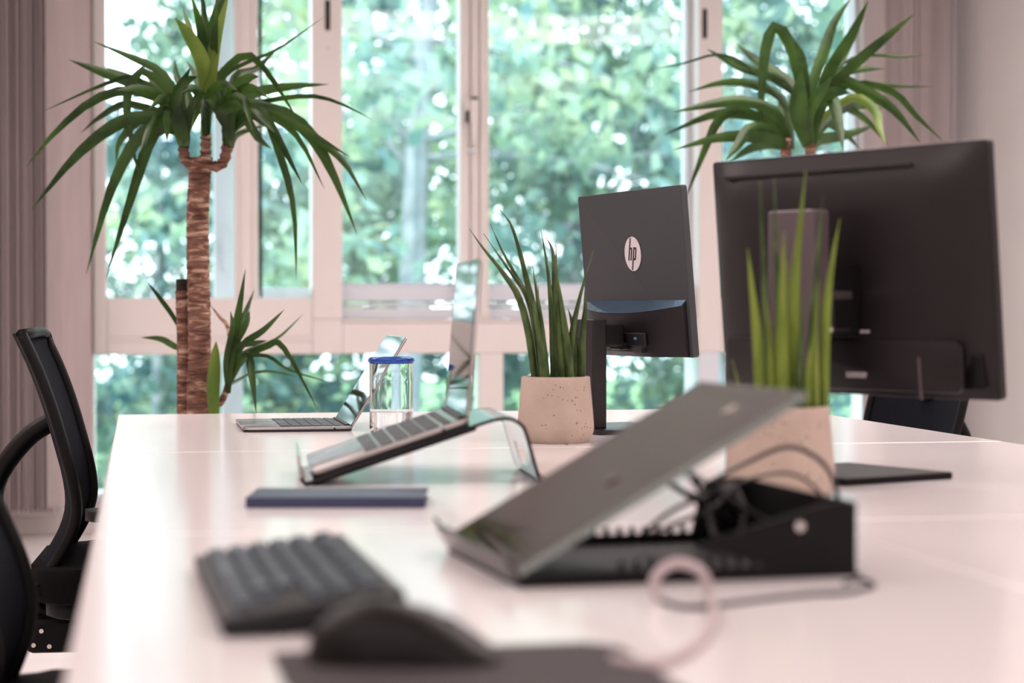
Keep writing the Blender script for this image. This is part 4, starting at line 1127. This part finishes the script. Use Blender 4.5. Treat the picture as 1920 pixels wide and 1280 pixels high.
# base plate with upturned toothed edges
bm = new(); box6(bm, 0.0, 0.315, 0.0, DW, 0.0, 0.003, bev=0.0008); obj('base_plate', bm, 'dark_metal', ds)
bm = new(); box6(bm, 0.0, 0.29, 0.0, 0.003, 0.003, 0.012); obj('front_flange', bm, 'dark_metal', ds)
bm = new(); box6(bm, 0.0, 0.29, DW - 0.003, DW, 0.003, 0.012); obj('rear_flange', bm, 'dark_metal', ds)
for yy in (0.0045, DW - 0.0075):
    for i in range(12):
        bm = new(); box6(bm, 0.090 + i * 0.0135, 0.0955 + i * 0.0135, yy, yy + 0.003, 0.003, 0.020, bev=0.0006); obj('notch_tooth', bm, 'dark_metal', ds)
# back wall and cheeks
bm = new(); box6(bm, 0.307, 0.311, 0.0, DW, 0.003, 0.066, bev=0.001); bw = obj('back_wall', bm, 'dark_metal', ds)
for nm, ya, yb in (('side_cheek', -0.0005, 0.003), ('side_cheek', DW - 0.003, DW + 0.0005)):
    bm = new(); prism(bm, [(0.310, 0.003), (0.310, 0.066), (0.285, 0.066), ((0.160, 0.033) if ya < 0.1 else (0.262, 0.055)), (0.25, 0.003)], ya, yb, Matrix(((1, 0, 0, 0), (0, 0, 1, 0), (0, 1, 0, 0), (0, 0, 0, 1))))
    ck = obj(nm, bm, 'dark_metal', ds)
    bm = new(); prism(bm, circle(0.0042, 14), 0, 0.004, T((0.255 if ya < 0.1 else 0.29, ya + 0.0005, 0.046), (R(90), 0, 0))); obj('bolt', bm, 'silver', ck)
# the sheet with its lip
PT = T((0.0, 0, 0.010), (0, -R(29.4), 0))
bm = new(); box6(bm, 0.0, 0.303, 0.0, DW, 0.0, 0.006, bev=0.001); bmesh.ops.transform(bm, matrix=PT, verts=bm.verts); pnl = obj('acrylic_sheet', bm, 'acrylic', ds)
bm = new(); box6(bm, 0.001, 0.302, -0.0009, 0.0006, 0.0, 0.0062); bmesh.ops.transform(bm, matrix=PT, verts=bm.verts); obj('polished_edge', bm, 'acrylic_edge', pnl)
bm = new(); box6(bm, 0.3022, 0.3036, 0.001, DW - 0.001, 0.0, 0.0062); bmesh.ops.transform(bm, matrix=PT, verts=bm.verts); obj('polished_edge', bm, 'acrylic_edge', pnl)
bm = new(); box6(bm, -0.004, 0.002, 0.002, DW - 0.002, -0.006, 0.020, bev=0.001); bmesh.ops.transform(bm, matrix=PT, verts=bm.verts); obj('bottom_lip', bm, 'acrylic', pnl)
for yy in (0.055, DW - 0.055):
    bm = new(); tube(bm, [(0.285, yy, 0.020), (0.162, yy, 0.096)], 0.0032, 8); obj('support_arm', bm, 'dark_metal', ds, True)
bm = new(); tube(bm, [(0.162, 0.05, 0.096), (0.162, DW - 0.05, 0.096)], 0.0028, 8); obj('support_rod', bm, 'dark_metal', ds, True)
for (xx, yy) in ((0.262, 0.09), (0.135, 0.10)):
    bm = new(); prism(bm, circle(0.0075, 16), 0.006, 0.0082, PT @ T((xx, yy, 0)), bev=0.0006); obj('sheet_glint', bm, 'silver' if xx > 0.2 else 'column_grey', pnl)  # silver disc stands in for a white reflection on the sheet

# ------------------------------------------------------------------ cables
def cable(label, pts, r, m, n=40, group=None):
    bm = new(); c = spline(pts, n)
    for p in c: p.z = max(p.z, DESK + r)
    tube(bm, c, r, 8); o = obj('cable', bm, m, None, True); return tag(o, label, 'cable', group)
cable('black cable arching over the tan pot behind the document stand', [P(1330, 905, 1.98), P(1400, 868, 2.04), P(1480, 838, 2.06), P(1545, 870, 2.06), P(1572, 935, 2.05), G(1565, 1000)], 0.0026, 'cable_black', group='black cables behind the document stand')
cable('thin black cable curving low across the tan pot behind the document stand', [P(1330, 930, 1.94), P(1420, 895, 1.98), P(1490, 890, 2.0), P(1545, 935, 2.0), G(1560, 1010)], 0.002, 'cable_black', group='black cables behind the document stand')
cable('black cable zigzagging in the gap under the raised sheet', [P(1205, 1000, 1.92), P(1265, 955, 1.90), P(1335, 925, 1.92), P(1370, 905, 1.94), P(1340, 950, 1.9), P(1260, 985, 1.88), P(1215, 1003, 1.86)], 0.0024, 'cable_black', group='black cables behind the document stand')
cable('knotted black cable hanging beside the support arm under the raised sheet', [P(1300, 900, 1.96), P(1325, 945, 1.94), P(1335, 985, 1.92), P(1345, 1008, 1.90), P(1385, 1000, 1.9), P(1395, 955, 1.92), P(1375, 915, 1.95), P(1335, 935, 1.96), P(1290, 925, 1.97)], 0.0026, 'cable_black', group='black cables behind the document stand')
g = cable('pale grey cable looping in front of the document stand', [P(1235, 1128, 1.60), P(1228, 1085, 1.60), P(1268, 1056, 1.60), P(1318, 1075, 1.60), P(1332, 1130, 1.59), G(1338, 1175), G(1300, 1225), G(1225, 1258), G(1150, 1250)], 0.0042, 'cable_grey', 60)
cable('dark thin cable trailing along the front of the document stand base', [G(1242, 1133), G(1290, 1145), G(1360, 1138), G(1440, 1128), G(1520, 1120), G(1590, 1116), G(1640, 1103), G(1612, 1090), G(1585, 1098)], 0.0021, 'cable_black', 50)
cable('short dark wire end sticking up left of the document stand', [G(862, 1030, DESK + 0.003), P(842, 1008, 1.93), P(830, 990, 1.94), P(815, 972, 1.95)], 0.0017, 'cable_black', 14)

# ------------------------------------------------------------------ outside: lawn and trees
bm = new(); box6(bm, -60, 80, YW + 0.4, 120, -3.6, -3.4); struct(obj('ground', bm, 'grass'))
def foliage(seed, n_clump, n_leaf, rx, rz, size, hollow=0.35):
    r = np.random.default_rng(seed)
    d = r.normal(size=(n_clump, 3)); d /= np.linalg.norm(d, axis=1)[:, None]
    rad = hollow + (1 - hollow) * r.random(n_clump) ** 0.6
    cc = d * rad[:, None] * np.array([rx, rx, rz])
    idx = r.integers(0, n_clump, n_leaf)
    sg = (0.14 + 0.18 * r.random(n_clump))[idx]
    c = cc[idx] + r.normal(size=(n_leaf, 3)) * sg[:, None] * np.array([1.25, 1.25, 0.8])
    a = r.normal(size=(n_leaf, 3)); a /= np.linalg.norm(a, axis=1)[:, None]
    b = np.cross(a, r.normal(size=(n_leaf, 3))); b /= np.linalg.norm(b, axis=1)[:, None]
    s = (size * (0.6 + 0.8 * r.random(n_leaf)))[:, None]
    nrm = np.cross(a, b)
    V = np.empty((n_leaf, 4, 3))
    V[:, 0] = c - a * s * 0.5; V[:, 1] = c + b * s * 0.28 + nrm * s * 0.06; V[:, 2] = c + a * s * 0.5; V[:, 3] = c - b * s * 0.28 + nrm * s * 0.06
    me = bpy.data.meshes.new('foliage')
    me.vertices.add(n_leaf * 4); me.vertices.foreach_set('co', V.reshape(-1))
    me.loops.add(n_leaf * 4); me.loops.foreach_set('vertex_index', np.arange(n_leaf * 4, dtype=np.int32))
    me.polygons.add(n_leaf); me.polygons.foreach_set('loop_start', np.arange(0, n_leaf * 4, 4, dtype=np.int32))
    me.update(calc_edges=True); me.validate()
    return me, cc
FOL = [foliage(11, 58, 4300, 2.6, 2.6, 0.185), foliage(12, 60, 4300, 2.8, 2.3, 0.18), foliage(13, 54, 4000, 2.3, 2.8, 0.19)]
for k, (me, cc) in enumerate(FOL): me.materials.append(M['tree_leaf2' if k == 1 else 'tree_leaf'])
def tree(label, px, d, zc, kind, rz, lean=0.0, tr=0.11, sc=1.0):
    d *= 1.35; sc *= 1.35; zc = 0.968 + (zc - 0.968) * 1.35; tr *= 1.3
    b = P(px, 578, d)
    t = thing('tree', label, 'tree', (b.x, b.y, -3.4), group='trees outside the windows')
    me, cc = FOL[kind]
    H = zc + 3.4
    bm = new(); tube(bm, spline([(-lean * 1.2, 0, -0.05), (-lean * 0.4, 0.05, H * 0.45), (0, 0, H), (lean * 0.5, 0.0, H + 1.2 * sc)], 14), [tr * (1.15 - 0.055 * i) for i in range(15)], 10)
    obj('trunk', bm, 'bark_tree', t, True)
    bm = new(); rr = random.Random(kind + int(px)); rot = Matrix.Rotation(rz, 3, 'Z')
    for q in range(12):
        e = rot @ Vector(cc[rr.randrange(len(cc))]) * sc + Vector((0, 0, H))
        s0_ = Vector((0, 0, H + rr.uniform(-1.0, 0.6) * sc)); mid = (s0_ + e) / 2 + Vector((0, 0, 0.2))
        tube(bm, spline([s0_, mid, e], 5), [0.045, 0.038, 0.03, 0.024, 0.018, 0.012], 6)
    obj('branches', bm, 'bark_tree', t, True)
    f = bpy.data.objects.new('foliage', me); COL.objects.link(f); f.parent = t; f['kind'] = 'stuff'
    f.location = (0, 0, H); f.rotation_euler = (0, 0, rz); f.scale = (sc, sc, sc)
    return t
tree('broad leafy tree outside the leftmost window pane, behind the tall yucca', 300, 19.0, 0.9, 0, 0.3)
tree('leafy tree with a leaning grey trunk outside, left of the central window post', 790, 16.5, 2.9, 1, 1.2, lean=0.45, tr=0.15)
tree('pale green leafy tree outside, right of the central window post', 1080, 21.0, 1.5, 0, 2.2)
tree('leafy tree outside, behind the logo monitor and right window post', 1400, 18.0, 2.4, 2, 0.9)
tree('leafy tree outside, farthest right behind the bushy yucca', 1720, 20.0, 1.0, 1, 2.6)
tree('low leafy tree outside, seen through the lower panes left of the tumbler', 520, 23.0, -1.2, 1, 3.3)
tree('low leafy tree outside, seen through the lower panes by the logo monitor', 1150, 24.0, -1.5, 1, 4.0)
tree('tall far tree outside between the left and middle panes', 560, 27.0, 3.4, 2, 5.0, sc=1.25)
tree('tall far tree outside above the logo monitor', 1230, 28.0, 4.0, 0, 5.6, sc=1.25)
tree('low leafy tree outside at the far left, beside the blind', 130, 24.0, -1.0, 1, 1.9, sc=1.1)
